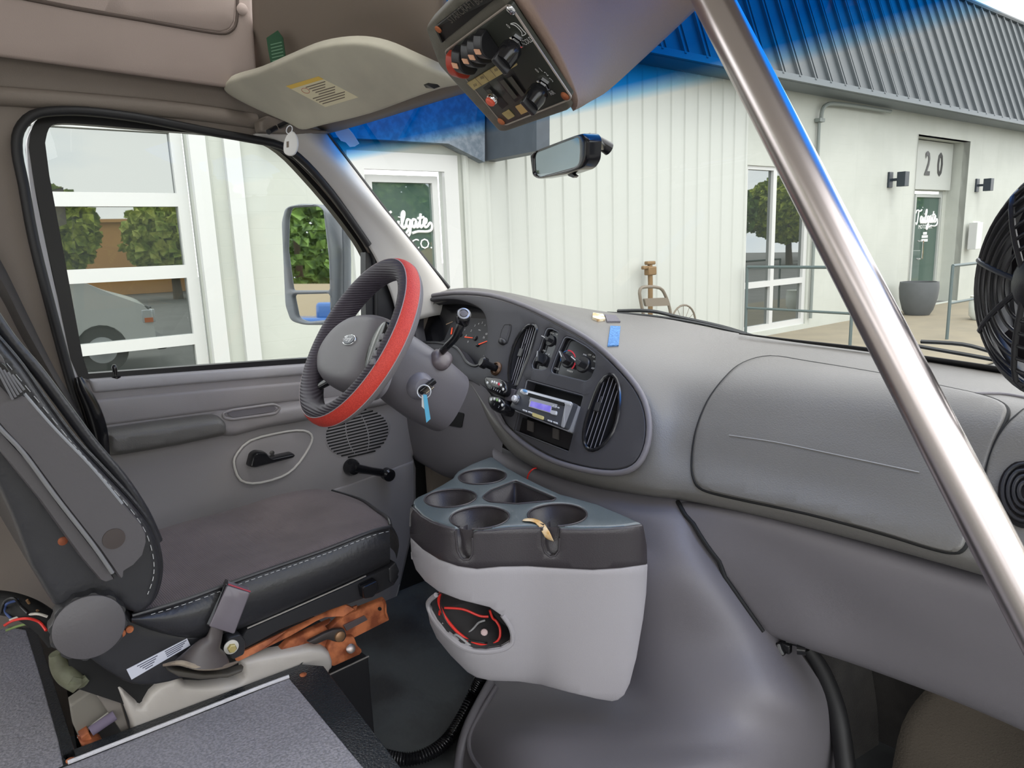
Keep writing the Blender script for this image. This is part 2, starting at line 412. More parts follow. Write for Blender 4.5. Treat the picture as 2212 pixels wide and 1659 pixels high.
def script(parent, u, z, w, width, th=.075):
    s = width/3.45; b = MB()
    for st in SCRIPT: b.tube([FP(u+x*s, z+y*s+.08*x*s*.2, w) for x, y in st], s*th, 6, sm=4)
    b.build('script_lettering', LET, parent)
a1 = fac(938, 497, -.06); a0 = fac(838, 470, -.06)
wd = d1u1-.02-(d1u0+.02); script(D1, d1u0+.05, fac(900, 497, -.06)[1], -.055, wd*.97)
pc = fac(905, 528, -.06); text_mesh('MOTOR CO.', FP(d1u1-.02, pc[1], -.06), FF, ZV, .16, 'lettering', LET, D1, align='RIGHT', sx=1.0)
pc = fac(2004, 478, w20-.03); wd2 = d2u1-d2u0-.28
script(D2, d2u0+.14, pc[1]-.08, w20-.02, wd2, .05)
zc = fac(2001, 490, w20)[1]; text_mesh('MOTOR CO.', FP((d2u0+d2u1)/2, zc, w20-.035), FF, ZV, .13, 'lettering', LET, D2)
for i, (s_, yy) in enumerate((('OPEN', 505), ('M-F 9-5', 513), ('SAT 10-2', 520))):
    pass
b = MB()
for yy, ww in ((504,.2),(511,.32),(519,.34)):
    zz = fac(2000, yy, w20)[1]
    for k in range(5): b.box(FP((d2u0+d2u1)/2-ww/2+ww*(k+.5)/5, zz, w20-.034), (ww/6.5,.002,.06), (FF, FN, ZV))
b.build('small_lettering', LET, D2, smooth=False)
# tall window
wt = thing('window_1', None, None, FP((wu0+wu1)/2, wz0, 0), kind='structure')
mu = fac(1675, 480)[0]; mz = fac(1670, 612)[1]
b = MB(); hs = [rect(wu0+.02, mz+.05, mu-.05, wz1-.02), rect(mu+.05, mz+.05, wu1-.02, wz1-.02), rect(wu0+.02, wz0+.1, mu-.05, mz-.05), rect(mu+.05, wz0+.1, wu1-.02, mz-.05)]
b.plate(rect(wu0-.04, wz0, wu1+.08, wz1+.04), uzS(-.08), h=.05, sink=.02, holes=hs, hsink=.03); b.build('window_frame', FRAMEW, wt, smooth=False)
b = MB(); b.plate(rect(wu0-.03, wz0+.02, wu1+.07, wz1+.03), uzS(-.09), h=.01, sink=.01); b.build('window_glass', BGLASS, wt, smooth=False)
# plant standing inside shows as a leafy pot plant behind the glass: built just inside the pane line
# overhead glazed garage door
gt = thing('garage_door', 'white overhead door with glazed panels left of the brick wall', 'garage door', FP(gu-1.2, GZ, -.1))
zr = [(gz[1]-gz[0])]
pitch = gz[1]-gz[3]; zt = [gz[1]+pitch, gz[1], gz[3], gz[5], gz[5]-pitch]
hs = []
for z in zt:
    for k in range(3): hs.append(rect(gu-(k+1)*1.42-k*.1, z-(gz[1]-gz[2]), gu-k*1.52, z))
b = MB(); b.plate(rect(gu-4.9, GZ+.03, gu+.1, zt[0]+.15), uzS(-.12), h=.04, sink=.02, holes=hs, hsink=.035); b.build('panel_frame', FRAMEW, gt, smooth=False)
for h_ in hs:
    b = MB(); b.plate([(h_[0][0]-.01, h_[0][1]-.01), (h_[1][0]+.01, h_[1][1]-.01), (h_[2][0]+.01, h_[2][1]+.01), (h_[3][0]-.01, h_[3][1]+.01)], uzS(-.14), h=.012, sink=.005)
    b.build('pane', BGLASS, gt, smooth=False)
b = MB()
for w0 in (.12, .42): b.prism([FP(gu+w0, GZ, 0), FP(gu+w0+.14, GZ, 0), FP(gu+w0+.14, GZ, .07), FP(gu+w0, GZ, .07)], (0,0,3.6))
o = b.build('trim_2', FRAMEW, smooth=False); tag(o, None, None, kind='structure')
# door surround and projecting grey box over the left door
b = MB(); q0 = fac(961, 362); b.plate([(d1u0-.3, GZ), (d1u0-.12, GZ), (d1u0-.12, d1z1+.12), (d1u1+.12, d1z1+.12), (d1u1+.12, GZ), (d1u1+.3, GZ), (d1u1+.3, d1z1+.3), (d1u0-.3, d1z1+.3)], uzS(), h=.05, sink=.01)
o = b.build('trim_3', FRAMEW, smooth=False); tag(o, None, None, kind='structure')
SIGNM = mat('dark_blue_grey_sheet_metal', (66,74,82), .5, var=.1, vscale=8)
S0 = PlaneS(FP(*fac(1040, 349)), FF)
b = MB(); b.prism([S0(*p)[0] for p in ((966,150),(966,300),(1040,349),(1159,326),(1159,60))], FF*.18)
tag(b.build('blade_sign_box', SIGNM, smooth=False), 'dark grey metal box jutting from the white wall beyond the left office door', 'sign box')
b = MB(); b.plate([(560,80),(966,120),(1044,140),(1044,351),(966,311),(830,303),(560,290)], PlaneS(FP(0,0,.12), FN), h=.03, sink=.1)
tag(b.build('trim_15', mat('pale_blue_grey_fascia', (118,128,138), .5, bump=.6, bscale=60, rgb2=(92,104,116), vscale=14), smooth=False), None, None, kind='structure')
# metal mansard roof
ROOFM = mat('grey_standing_seam_metal', (74,80,83), .5, .1, var=.05)
over = .45
def RP(u, v, lift=0): return FP(u, EZ+.05+v*.94, over-v*.34)+FN*lift*.94+ZV*lift*.34
ru0 = fac(1420, 130)[0]-6
VR = 3.0
for _i in range(60):
    _v = 1.5+_i*.05; _u = min((k*.1 for k in range(100, 330)), key=lambda uu: abs(proj(RP(uu, _v))[0]-2146))
    if proj(RP(_u, _v))[1] < 28: VR = _v; break
b = MB(); b.prism([RP(ru0, 0), RP(33, 0), RP(33, VR), RP(ru0, VR)], -FN*.1)
k = 0; u = ru0
while u < 33:
    b.prism([RP(u, 0), RP(u+.035, 0), RP(u+.035, 0, .05), RP(u, 0, .05)], RP(u, VR)-RP(u, 0))
    b.prism([RP(u+.14, 0), RP(u+.16, 0), RP(u+.17, 0, .02), RP(u+.14, 0, .02)], RP(u, VR)-RP(u, 0)); u += .46
b.tube([RP(ru0, VR, .03), RP(33, VR, .03)], .06, 8)
rf = b.build('metal_roof', ROOFM, smooth=False); tag(rf, None, None, kind='structure')
b = MB(); b.box(FP((ru0+33)/2, EZ+.0, .3), (33-ru0, .5, .05), (FF, FN, ZV)); b.box(FP((ru0+33)/2, EZ+.03, over+.02), (33-ru0, .03, .12), (FF, FN, ZV))
tag(b.build('trim_4', mat('dark_gutter', (96,104,108), .5), smooth=False), None, None, kind='structure')
# downpipe with its conduit bend under the eave
pu = fac(1761, 330)[0]
b = MB(); b.tube([FP(pu, GZ+.2, .05), FP(pu, EZ-.45, .05)], .03, 8); b.box(FP(pu, EZ-.42, .06), (.16,.1,.06), (FF,FN,ZV))
b.tube([FP(pu, EZ-.42, .08), FP(pu+.05, EZ-.2, .1), FP(pu+.5, EZ-.12, .12), FP(pu+2.4, EZ-.1, .12)], .035, 8, sm=4)
tag(b.build('conduit_pipe', mat('pipe_grey_green', (120,128,124), .5)), 'thin grey pipe running down the white wall beside the tall window', 'pipe')
# two square wall lamps
def lamp(px, py, lab):
    u, z = fac(px, py, .1); t = thing('wall_lamp', lab, 'wall lamp', FP(u, z, 0), 'square lamps flanking the numbered door')
    LM = mat('lamp_dark_blue_grey', (36,46,54), .4)
    b = MB(); b.box(FP(u-.08, z, .02), (.16,.04,.3), (FF,FN,ZV)); b.build('backplate', LM, t, smooth=False, bev=.005)
    b = MB(); b.box(FP(u+.0, z, .1), (.1,.16,.05), (FF,FN,ZV)); b.build('arm', LM, t, smooth=False)
    b = MB(); b.box(FP(u+.02, z, .22), (.18,.16,.28), (FF,FN,ZV)); b.build('lamp_housing', LM, t, smooth=False, bev=.005)
lamp(1936, 388, 'square dark wall lamp left of the recessed door'); lamp(2122, 400, 'square dark wall lamp right of the recessed door, by the fan')
# intercom/mail box
u, z = fac(2090, 510); t = thing('mail_box', 'small white box with a notice on the wall right of the recessed door', 'mailbox', FP(u, z-.25, 0))
b = MB(); b.box(FP(u, z, .16), (.32,.18,.62), (FF,FN,ZV)); b.build('box_body', FRAMEW, t, smooth=False, bev=.01)
b = MB(); b.box(FP(u+.42, z+.12, .01), (.4,.02,.42), (FF,FN,ZV)); b.build('notice', mat('notice_white', (225,228,222), .6), t, smooth=False)
# ground
CONC = mat('tan_concrete', (132,124,105), .8, bump=.2, bscale=30, rgb2=(125,118,101), vscale=2)
ASPH = mat('grey_asphalt', (122,122,119), .9, bump=.4, bscale=40, var=.12, vscale=1.2)
b = MB(); b.prism([(-60,-60,GZ-.02),(60,-60,GZ-.02),(60,60,GZ-.02),(-60,60,GZ-.02)], (0,0,-.1)); tag(b.build('ground', ASPH, smooth=False), None, None, kind='structure')
b = MB(); b.prism([FP(-4.2,GZ,0),FP(34,GZ,0),FP(34,GZ,3.6),FP(-4.2,GZ,3.6)], (0,0,.015)); tag(b.build('walkway', CONC, smooth=False), None, None, kind='structure')
# planter
u, z = fac(1983, 650, .55); t = thing('planter', 'large empty dark grey round planter pot in front of the recessed door', 'planter', FP(u, GZ+.02, .55))
z1 = fac(1983, 609, .55)[1]; hh = z1-GZ-.02; rr = (fac(2019, 630, .55)[0]-fac(1946, 630, .55)[0])*.34*.5*1.25
rr = .36
b = MB(); b.lathe(FP(u, GZ+.02, .55), ZV, [(rr*.62,0),(rr*.78,hh*.15),(rr*.95,hh*.5),(rr,hh*.8),(rr*.97,hh),(rr*.88,hh),(rr*.9,hh*.8)], 36, capb=False); b.build('pot', mat('planter_grey', (86,90,92), .6, var=.06), t)
b = MB(); b.lathe(FP(u, GZ+.02+hh*.8, .55), ZV, [(rr*.9,0),(rr*.9,.01)], 36); b.build('soil', mat('soil', (70,62,54), .9), t)
# steel ramp railings
RAIL = mat('railing_green_grey', (84,98,98), .45)
def railing(P0, P1, n, lab, gz=GZ, top=1.02, mid=.5):
    P0 = Vector(P0); P1 = Vector(P1); t = thing('ramp_railing', lab, 'railing', (P0.x, P0.y, gz), 'ramp railings')
    b = MB(); b.tube([P0+ZV*top, P1+ZV*top], .024, 8); b.build('top_rail', RAIL, t)
    b = MB(); b.tube([P0+ZV*mid, P1+ZV*mid], .02, 8); b.build('mid_rail', RAIL, t)
    for k in range(n):
        q = P0.lerp(P1, k/(n-1)); b = MB(); b.tube([q, q+ZV*top], .024, 8); b.build('post', RAIL, t)
uw, zw = fac(1612, 577, .1); pA = FP(uw, GZ, .12)
topz = 0
# far end of first rail: found where the ray through its end post meets a line square to the wall
S1 = PlaneS(pA, FF); eB = S1(1845, 585)[0]; eB0 = Vector((eB.x, eB.y, GZ))
tp = fac(1612, 577, .12)[1]-GZ; md = fac(1612, 665, .12)[1]-GZ
railing(pA, eB0, 2, 'grey railing square to the wall, in front of the tall window', top=tp, mid=md)
pC = W(2045, 735, Z=GZ); tC = (W(2066, 573, X=pC.x).z-GZ)
dp = 1.02
railing(pC, pC+FF*3.2, 3, 'grey railing by the numbered door, seen beside the fan', top=tC, mid=tC*.5)
# frosted jar shaped lamp / bollard seen beside fan
p = W(2118, 690, Z=GZ+.02); b = MB(); b.lathe((p.x,p.y,GZ+.02), ZV, [(.14,0),(.2,.08),(.21,.3),(.19,.42),(.2,.44)], 20)
tag(b.build('glass_jar_planter', mat('frosted_jar', (205,210,205), .25)), 'pale jar shaped pot on the concrete beside the fan edge', 'pot')
# hand truck with folded chair frame leaning by the cladding, tap above
CH = mat('chair_brown_grey', (112,104,92), .5)
cz, D0 = 0, .5
def q(px, py, w=.5): u, z = fac(px, py, w); return FP(u, z, w)
t = thing('folding_chair', 'old grey folding chair standing against the white ribbed wall', 'chair', FP(fac(1415, 690, .5)[0], GZ+.02, .5))
b = MB(); b.tube([q(1392,690), q(1384,650), q(1382,628), q(1392,620), q(1425,622), q(1438,640), q(1447,668), q(1452,700)], .022, 8, sm=3); b.build('frame', CH, t)
b = MB(); b.plate(rc([(1390,645),(1438,643),(1446,660),(1394,662)], 3), PlaneS(q(1415,650,.5), FN), h=.02, sink=.02); b.build('backrest', CH, t)
for x0, x1 in ((1392,1388),(1452,1462)):
    b = MB(); pp = q(x0, 690); b.tube([pp, Vector((pp.x, pp.y, GZ+.02))+FF*.1], .02, 8); b.build('leg', CH, t)
b = MB(); pp = q(1420, 700); b.box((pp.x, pp.y, pp.z-.1), (.34,.34,.03), (FF,FN,ZV)); b.build('seat', CH, t, bev=.01)
t = thing('standpipe', 'bronze tap standpipe with a valve above the folding chair', 'tap', FP(fac(1405, 620, .12)[0], GZ+.02, .12))
TAP = mat('bronze_valve', (128,104,72), .5, .4); b = MB(); p0 = q(1405, 612, .2)
b.tube([Vector((p0.x,p0.y,GZ+.02)), p0, q(1404, 566, .2)], .035, 10); b.build('pipe', TAP, t)
b = MB(); b.box(q(1405, 585, .2), (.16,.1,.12), (FF,FN,ZV)); b.box(q(1395,578,.2), (.14,.06,.05), (FF,FN,ZV)); b.box(q(1404,568,.2), (.16,.08,.05), (FF,FN,ZV)); b.build('valve', TAP, t, bev=.015)
t = thing('spoked_wheel', 'thin spoked wheel showing above the wipers beside the folding chair', 'wheel', q(1478, 690))
b = MB(); c0 = q(1476, 700, .22); b.tube([c0+(FF*math.cos(a)+ZV*math.sin(a))*.28 for a in [i*math.pi/12 for i in range(24)]], .015, 6, closed=True); b.build('rim', CH, t)
b = MB()
for i in range(6): a = i*math.pi/6; d = (FF*math.cos(a)+ZV*math.sin(a))*.28; b.tube([c0-d, c0+d], .004, 5)
b.build('spokes', CH, t)
b = MB(); pp = Vector((c0.x, c0.y, GZ+.02)); b.tube([c0, pp], .02, 6); b.build('stand', CH, t)
# =================== street on the other side, seen in the panes and mirrors ===================
LEAF = [mat('leaf_green_%s' % n, c, .7, rgb2=c2, vscale=3) for n, c, c2 in (('olive', (186,196,84), (110,130,50)), ('deep', (120,150,70), (66,90,44)), ('pale', (200,205,110), (140,160,70)))]
BARK = mat('bark', (92,80,66), .9, bump=.5, bscale=30)
def tree(x, y, h, r, k, lab):
    t = thing('street_tree', lab, 'tree', (x, y, GZ), 'trees across the street')
    b = MB(); b.tube([(x,y,GZ-.1),(x+.1,y,GZ+h*.3),(x,y+.1,GZ+h*.6)], [.2,.15,.1], 8, sm=3); b.build('trunk', BARK, t)
    rnd = random.Random(int(x*7+y*13)); b = MB()
    for i in range(1100):
        a = rnd.uniform(0, 6.28); e = rnd.uniform(-1, 1); rr = r*rnd.uniform(.55, 1.0); c = math.sqrt(1-e*e)
        p = Vector((x+rr*c*math.cos(a), y+rr*c*math.sin(a), GZ+h*.62+e*h*.36)); s = rnd.uniform(.12, .3)
        n = Vector((rnd.uniform(-1,1), rnd.uniform(-1,1), rnd.uniform(-.3,1))).normalized(); u = n.orthogonal().normalized(); w = n.cross(u)
        b.add([p+u*s, p+w*s*.8+n*.1, p-u*s*.9, p-w*s], [(0,1,2,3)]); b.add([p+n*s, p+w*s*.8, p-n*s, p-w*s], [(0,1,2,3)])
    b.build('crown', LEAF[k], t, smooth=False)
rt = random.Random(3)
for i, (x, y, h, r, k) in enumerate([(15,9,4.2,1.9,0),(17.5,14,5,2.3,1),(16,19.5,4.6,2.2,0),(19,5,4,1.9,2),(18,25,5.4,2.5,1),(17,.5,4.4,1.9,0),(20,31.5,6,2.8,2),(12.5,36,5,2.7,0),(13.5,31,4.6,2.0,1),(15.5,41.5,5.4,2.5,1),(17.5,47.5,5,2.6,2),(12,47,5,2.3,1),(23.5,8.0,4.6,2.0,2),(21.5,15.5,4.4,2.2,0)]):
    tree(x, y, h, r, k, 'leafy street tree mirrored in the garage panes' if y < 32 else 'leafy street tree mirrored in the tall window')
TANB = mat('tan_stucco', (214,160,100), .8); 
b = MB(); b.box((28, 14, GZ+1.7), (5, 34, 3.4)); b.box((28,14,GZ+3.45),(5.6,34.6,.15)); b.box((25.45,10,GZ+1.1),(.1,1.2,2.2))
tag(b.build('tan_building', TANB, smooth=False), 'low tan building mirrored in the garage panes', 'building')
b = MB(); b.cyl((12.5, 8.2, GZ), (12.5, 8.2, GZ+8), .16); b.box((12.5,8.2,GZ+7.3),(.12,2.2,.12))
tag(b.build('utility_pole', BARK), 'wooden utility pole mirrored in the garage panes', 'pole')
# things behind the van for the door mirror: tan fence, blue container, trees
b = MB(); b.box((-7,-19, GZ+1.0), (9,.15,2.0)); tag(b.build('wooden_fence', mat('fence_tan', (190,172,140), .8), smooth=False), 'tan board fence mirrored in the door mirror', 'fence')
b = MB(); b.box((-4.6,-16, GZ+.65), (4.5,1.8,.9)); b.box((-4.4,-16,GZ+1.25),(2.4,1.5,.45)); o = b.build('parked_car', mat('blue_car_paint', (40,90,150), .3, coat=.5), bev=.1); tag(o, 'blue parked car mirrored in the door mirror', 'car')
for x, y in ((-8.2,-22.5),(-14.5,-23),(-8.0,-29)): tree(x, y, 6, 2.8, 1, 'leafy tree mirrored in the door mirror')
# =================== VAN SHELL ===================
def wsb(x): return .10*(1-min(1.3, (x/.83)**2))
def WS(px, py):
    d = ray(px, py); t = 1.5
    for _ in range(30):
        p = CAM+d*t; n = Vector((0,1,.838)); g = p.y+.838*p.z-1.257-wsb(p.x); t -= g/(d.y+.838*d.z)*.9
    p = CAM+d*t; return p, Vector((0,-1,-.838)).normalized()
def wsp(x, z, o=0): return Vector((x, 1.257-.838*z+wsb(x), z))+Vector((0,1,.838)).normalized()*o
# windscreen glass with its real blue shade band
def clear_glass(name, tint=(1,1,1,1), band=None):
    m = bpy.data.materials.new(name); m.use_nodes = True; T = m.node_tree; T.nodes.clear()
    o = T.nodes.new('ShaderNodeOutputMaterial'); mx = T.nodes.new('ShaderNodeMixShader'); tr = T.nodes.new('ShaderNodeBsdfTransparent'); g = T.nodes.new('ShaderNodeBsdfGlossy')
    lw = T.nodes.new('ShaderNodeLayerWeight'); lw.inputs[0].default_value = .5; g.inputs['Roughness'].default_value = .01
    pw = T.nodes.new('ShaderNodeMath'); pw.operation = 'POWER'; pw.inputs[1].default_value = 5; T.links.new(lw.outputs['Facing'], pw.inputs[0])
    fr = T.nodes.new('ShaderNodeMath'); fr.operation = 'MULTIPLY_ADD'; fr.inputs[1].default_value = .6; fr.inputs[2].default_value = .03; T.links.new(pw.outputs[0], fr.inputs[0])
    tr.inputs[0].default_value = tint
    T.links.new(fr.outputs[0], mx.inputs[0]); T.links.new(tr.outputs[0], mx.inputs[1]); T.links.new(g.outputs[0], mx.inputs[2]); T.links.new(mx.outputs[0], o.inputs[0])
    if band:
        a, bx, cxx, wid = band
        tc = T.nodes.new('ShaderNodeTexCoord'); sp = T.nodes.new('ShaderNodeSeparateXYZ'); T.links.new(tc.outputs['Object'], sp.inputs[0])
        def mth(op, x, y):
            n = T.nodes.new('ShaderNodeMath'); n.operation = op
            for i, v in enumerate((x, y)):
                if isinstance(v, (int, float)): n.inputs[i].default_value = v
                else: T.links.new(v, n.inputs[i])
            return n.outputs[0]
        X, Z = sp.outputs[0], sp.outputs[2]
        e = mth('ADD', mth('ADD', mth('MULTIPLY', X, bx), mth('MULTIPLY', mth('MULTIPLY', X, X), cxx)), a)
        f = mth('DIVIDE', mth('SUBTRACT', Z, e), wid)
        r = T.nodes.new('ShaderNodeValToRGB'); E = r.color_ramp.elements
        E[0].position = 0; E[0].color = (1,1,1,1); E[1].position = 1; E[1].color = (.0,.17,.70,1)
        x = E.new(.2); x.color = (.42,.72,1,1); x = E.new(.5); x.color = (.01,.26,.84,1)
        T.links.new(f, r.inputs[0]); T.links.new(r.outputs[0], tr.inputs[0])
    return m
import itertools
bp = [WS(*p)[0] for p in ((755,351),(1440,204),(2180,27))]
Mx = Matrix([[1,p.x,p.x*p.x] for p in bp]); co = Mx.inverted() @ Vector([p.z for p in bp])
wm = clear_glass('windscreen_glass', band=(co[0], co[1], co[2], .055))
xs = [-.88+.1*i for i in range(20)]
b = MB(); b.grid([[wsp(x, z) for x in xs] for z in [.66+.09*i for i in range(10)]])
ws = b.build('window_2', wm, origin=Vector((0,0,0))); tag(ws, None, None, kind='structure')
# black seal around the windscreen
b = MB(); b.tube([WS(700,282)[0]+Vector((0,-.004,0)), WS(712,296)[0], WS(760,362)[0], WS(860,492)[0], WS(968,622)[0]], .008, 8, sm=4)
o = b.build('trim_5', RUBBER); tag(o, None, None, kind='structure')
# ---- cab floor, bus floor with seat well ----
MATB = mat('black_rubber_floor_mat', (84,88,90), .5, bump=.9, bscale=60, rgb2=(60,60,61), vscale=5)
b = MB(); b.prism([(-.9,-1.2,0),(.9,-1.2,0),(.9,.75,0),(-.9,.75,0)], (0,0,-.04)); tag(b.build('floor', MATB, smooth=False), None, None, kind='structure')
FLZ = .28
SPECK = mat('grey_speckled_floor_vinyl', (150,148,156), .3, bump=1.6, bscale=210, rgb2=(124,124,130), vscale=260)
def PZ(x, y, z=FLZ): return W(x, y, Z=z)
fl_corner = PZ(650,1460); 
b = MB()
A_ = PZ(640,1482); B_ = PZ(160,1672); Cc = PZ(852,1672); 
dirf = (PZ(640,1482)-PZ(208,1652)); 
# walkway sheet: nearside polygon (inset vinyl), trimmed in black
vin = [PZ(626,1478), PZ(150,1668), PZ(-60,1752), W(300,2600,Z=FLZ), W(1400,2600,Z=FLZ), PZ(800,1690)]
b.prism([v+Vector((0,0,.012)) for v in vin], (0,0,-.03)); 
lf = [PZ(0,1362), PZ(58,1372), PZ(92,1480), PZ(128,1610), PZ(140,1668), PZ(-60,1752), PZ(-250,1500)]
b.prism([v+Vector((0,0,.012)) for v in lf], (0,0,-.03))
fo = b.build('floor_walkway', SPECK, smooth=False, bev=.002); tag(fo, None, None, kind='structure')
TRB = mat('black_textured_edging', (38,42,46), .22, bump=1.2, bscale=260)
b = MB()
b.prism([PZ(652,1446), PZ(700,1450), PZ(880,1690), PZ(796,1696), PZ(622,1480)], (0,0,.011))
b.prism([PZ(652,1446), PZ(626,1480), PZ(160,1668), PZ(120,1690), PZ(140,1640)], (0,0,.011))
b.prism([PZ(50,1366), PZ(80,1366), PZ(168,1645), PZ(140,1668), PZ(128,1610)], (0,0,.011))
eg = b.build('trim_6', TRB, smooth=False, bev=.004); tag(eg, None, None, kind='structure')
# risers below the edging
b = MB(); e = [PZ(700,1450), PZ(880,1690)]; b.add([e[0], e[1], e[1]*1, e[0]*1], [])
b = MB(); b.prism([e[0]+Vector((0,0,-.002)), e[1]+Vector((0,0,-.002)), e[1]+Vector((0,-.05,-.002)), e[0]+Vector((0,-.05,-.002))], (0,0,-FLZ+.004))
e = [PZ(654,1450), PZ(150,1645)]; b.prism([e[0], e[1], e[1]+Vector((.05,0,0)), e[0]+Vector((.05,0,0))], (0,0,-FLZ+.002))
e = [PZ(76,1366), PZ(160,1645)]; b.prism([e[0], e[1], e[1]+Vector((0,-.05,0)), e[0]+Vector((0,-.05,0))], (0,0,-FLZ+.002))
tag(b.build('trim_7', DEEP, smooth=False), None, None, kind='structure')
def screw(px, py, surf_z, name, mt, lab=None, r=.006):
    p = W(px, py, Z=surf_z); b = MB(); b.lathe(p, ZV, [(r,0),(r,.0015),(r*.6,.0025),(.0005,.0028)], 14); return p, b
for px, py in ((655,1458),(152,1643)):
    p, b = screw(px, py, FLZ+.011, '', RUST); tag(b.build('floor_screw', RUST), 'rusty screw head in the black floor edging %s' % ('by the grey seat trim' if px > 300 else 'at the near corner of the seat well'), 'screw', 'floor edging screws')
# ---- left wall of the cab above and behind the door ----
XL = -.84
SL = PlaneS((XL,0,0), (1,0,0))
def SLx(x): return PlaneS((x,0,0), (1,0,0))
opening = smooth2([(48,300),(62,262),(110,243),(200,240),(320,260),(440,283),(545,293),(612,318),(700,402),(792,525),(850,640),(920,760),(930,1000),(925,1300),(700,1500),(400,1500),(230,1200),(196,960),(150,800),(95,600),(62,420)], 4)
b = MB(); b.plate([(-420,-260),(1100,-260),(1100,150),(720,270),(660,275),(700,330),(840,520),(990,660),(1000,1000),(990,1750),(-420,1750)], SL, h=0, sink=.02, holes=[opening], step=60, hsink=.03)
tag(b.build('wall_left', BROWNG), None, None, kind='structure')
# rounded ridge above the door, seal folds
b = MB(); b.tube([SL(*p)[0]+Vector((.0,0,0)) for p in ((-300,196),(0,208),(60,212),(200,222),(400,240),(552,262))], .018, 12, sm=4)
tag(b.build('trim_8', BROWNG), None, None, kind='structure')
# pale upper panel (high roof cap) with hatch seam and round stud
SU = plane3(SL(0,123)[0]+Vector((.03,0,0)), SL(483,189)[0]+Vector((.03,0,0)), SL(300,-200)[0]+Vector((.13,0,0)))
up = [(-400,62),(0,123),(200,150),(483,189),(520,186),(553,160),(548,90),(543,0),(543,-200),(-400,-200)]
b = MB(); b.plate(up, SU, h=.012, sink=.05, r=10, step=45)
tag(b.build('wall_upper_left', PINKG), None, None, kind='structure')
ht = thing('roof_hatch', 'rounded access cover in the pale headliner above the driver door', 'cover', SU(300,10)[0])
hp = [(60,-2),(160,18),(300,42),(400,60),(470,70),(492,64),(503,45),(506,-10),(510,-160),(-100,-160),(-100,-30)]
b = MB(); b.plate(hp, SU, h=.0145, sink=-.01, r=6, step=40); b.build('cover_panel', PINKG, ht)
b = MB(); b.tube([SU(*p)[0]+SU.n*.012 for p in ((-100,-33),(60,-2),(160,18),(300,42),(400,60),(470,71),(494,65),(506,45),(508,-10),(512,-160))], .0035, 8, sm=3); b.build('seam_gasket', mat('seam_brown', (92,80,74), .8), ht)
p = SU(517,19)[0]+SU.n*.012; b = MB(); b.lathe(p, SU.n, [(.012,0),(.012,.003),(.009,.005),(.001,.0055)], 20); b.build('stud', PINKG, ht)
# ---- front headliner and overhead console ----
cq = quad3d([(962,110),(1100,10),(1235,215),(1088,272)], .8)
hz = lambda px, py, D: W(px, py, D=min(D, .965*(WS(px, py)[0]-CAM).dot(CF)))
b = MB()
b.patch([[hz(540,-260,1.55), hz(700,-260,1.35), hz(900,-260,1.15), hz(1100,-260,.95)],
         [hz(544,0,1.75), hz(700,0,1.55), hz(850,-20,1.3), hz(960,-40,1.1)],
         [hz(548,90,1.85), hz(700,80,1.68), hz(850,60,1.45), hz(960,70,1.2)],
         [hz(553,165,1.92), hz(700,150,1.78), hz(870,150,1.6), hz(1000,160,1.35)],
         [WS(565,262)[0], WS(700,262)[0], WS(880,215)[0], WS(1100,170)[0]]], 6, 6)
tag(b.build('ceiling_header', mat('header_brown_grey', (150,137,126), .7, bump=.3, bscale=500), thick=.012), None, None, kind='structure')
# deep side of the console that sweeps forward to the windscreen
e0 = lambda *a: hz(*a)
b = MB()
b.patch([[hz(1050,-200,.66), hz(1200,-240,.72), hz(1400,-260,.85), hz(1700,-260,1.0)],
         [hz(1092,-40,.70), hz(1240,-60,.78), hz(1390,-70,.92), hz(1570,-60,1.08)],
         [hz(1112,2,.685), hz(1250,0,.78), hz(1390,5,.93), hz(1492,12,1.1)],
         [hz(1178,105,.725), hz(1260,100,.81), hz(1340,98,.95), hz(1398,100,1.1)],
         [hz(1226,206,.775), hz(1254,200,.825), hz(1280,192,.95), hz(1305,184,1.08)],
         [hz(1228,224,.81), hz(1240,217,.86), hz(1256,209,.95), hz(1272,200,1.06)]], 6, 6)
tag(b.build('ceiling_console', mat('mauve_brown_console', (138,116,104), .6, bump=.5, bscale=350), thick=.01), None, None, kind='structure')
# =================== DRIVER DOOR ===================
GREYL2 = mat('sill_grey', (168,166,168), .4, bump=.2, bscale=700)
XD = -.875
SD = PlaneS((XD,0,0), (1,0,0))
dr = thing('driver_door', 'grey driver door with window, armrest and round speaker grille', 'door', (XD, -.1, .02))
WINB = mat('black_window_frame', (24,24,26), .4)
gl_o = smooth2([(95,310),(103,280),(122,269),(180,270),(300,280),(440,291),(545,303),(600,330),(655,385),(715,455),(765,522),(786,560)], 3, False)+[(787,640),(790,764)]+[(655,773),(420,789),(188,806),(176,770),(130,520),(104,380)]
fr_o = smooth2([(60,320),(68,275),(95,252),(180,250),(300,262),(440,275),(550,288),(620,315),(690,385),(750,460),(800,535),(812,580)], 3, False)+[(815,650),(815,772)]+[(655,786),(420,800),(185,818),(166,812),(150,775),(105,560),(72,400)]
b = MB(); b.plate(fr_o, SD.off(.0), h=.012, sink=.03, holes=[gl_o], hsink=.012, step=40); b.build('window_frame', WINB, dr)
b = MB(); b.plate(gl_o, SD.off(-.012), h=.001, sink=.001, step=60); b.build('window_glass', clear_glass('door_window_glass', (.97,.99,.98,1)), dr)
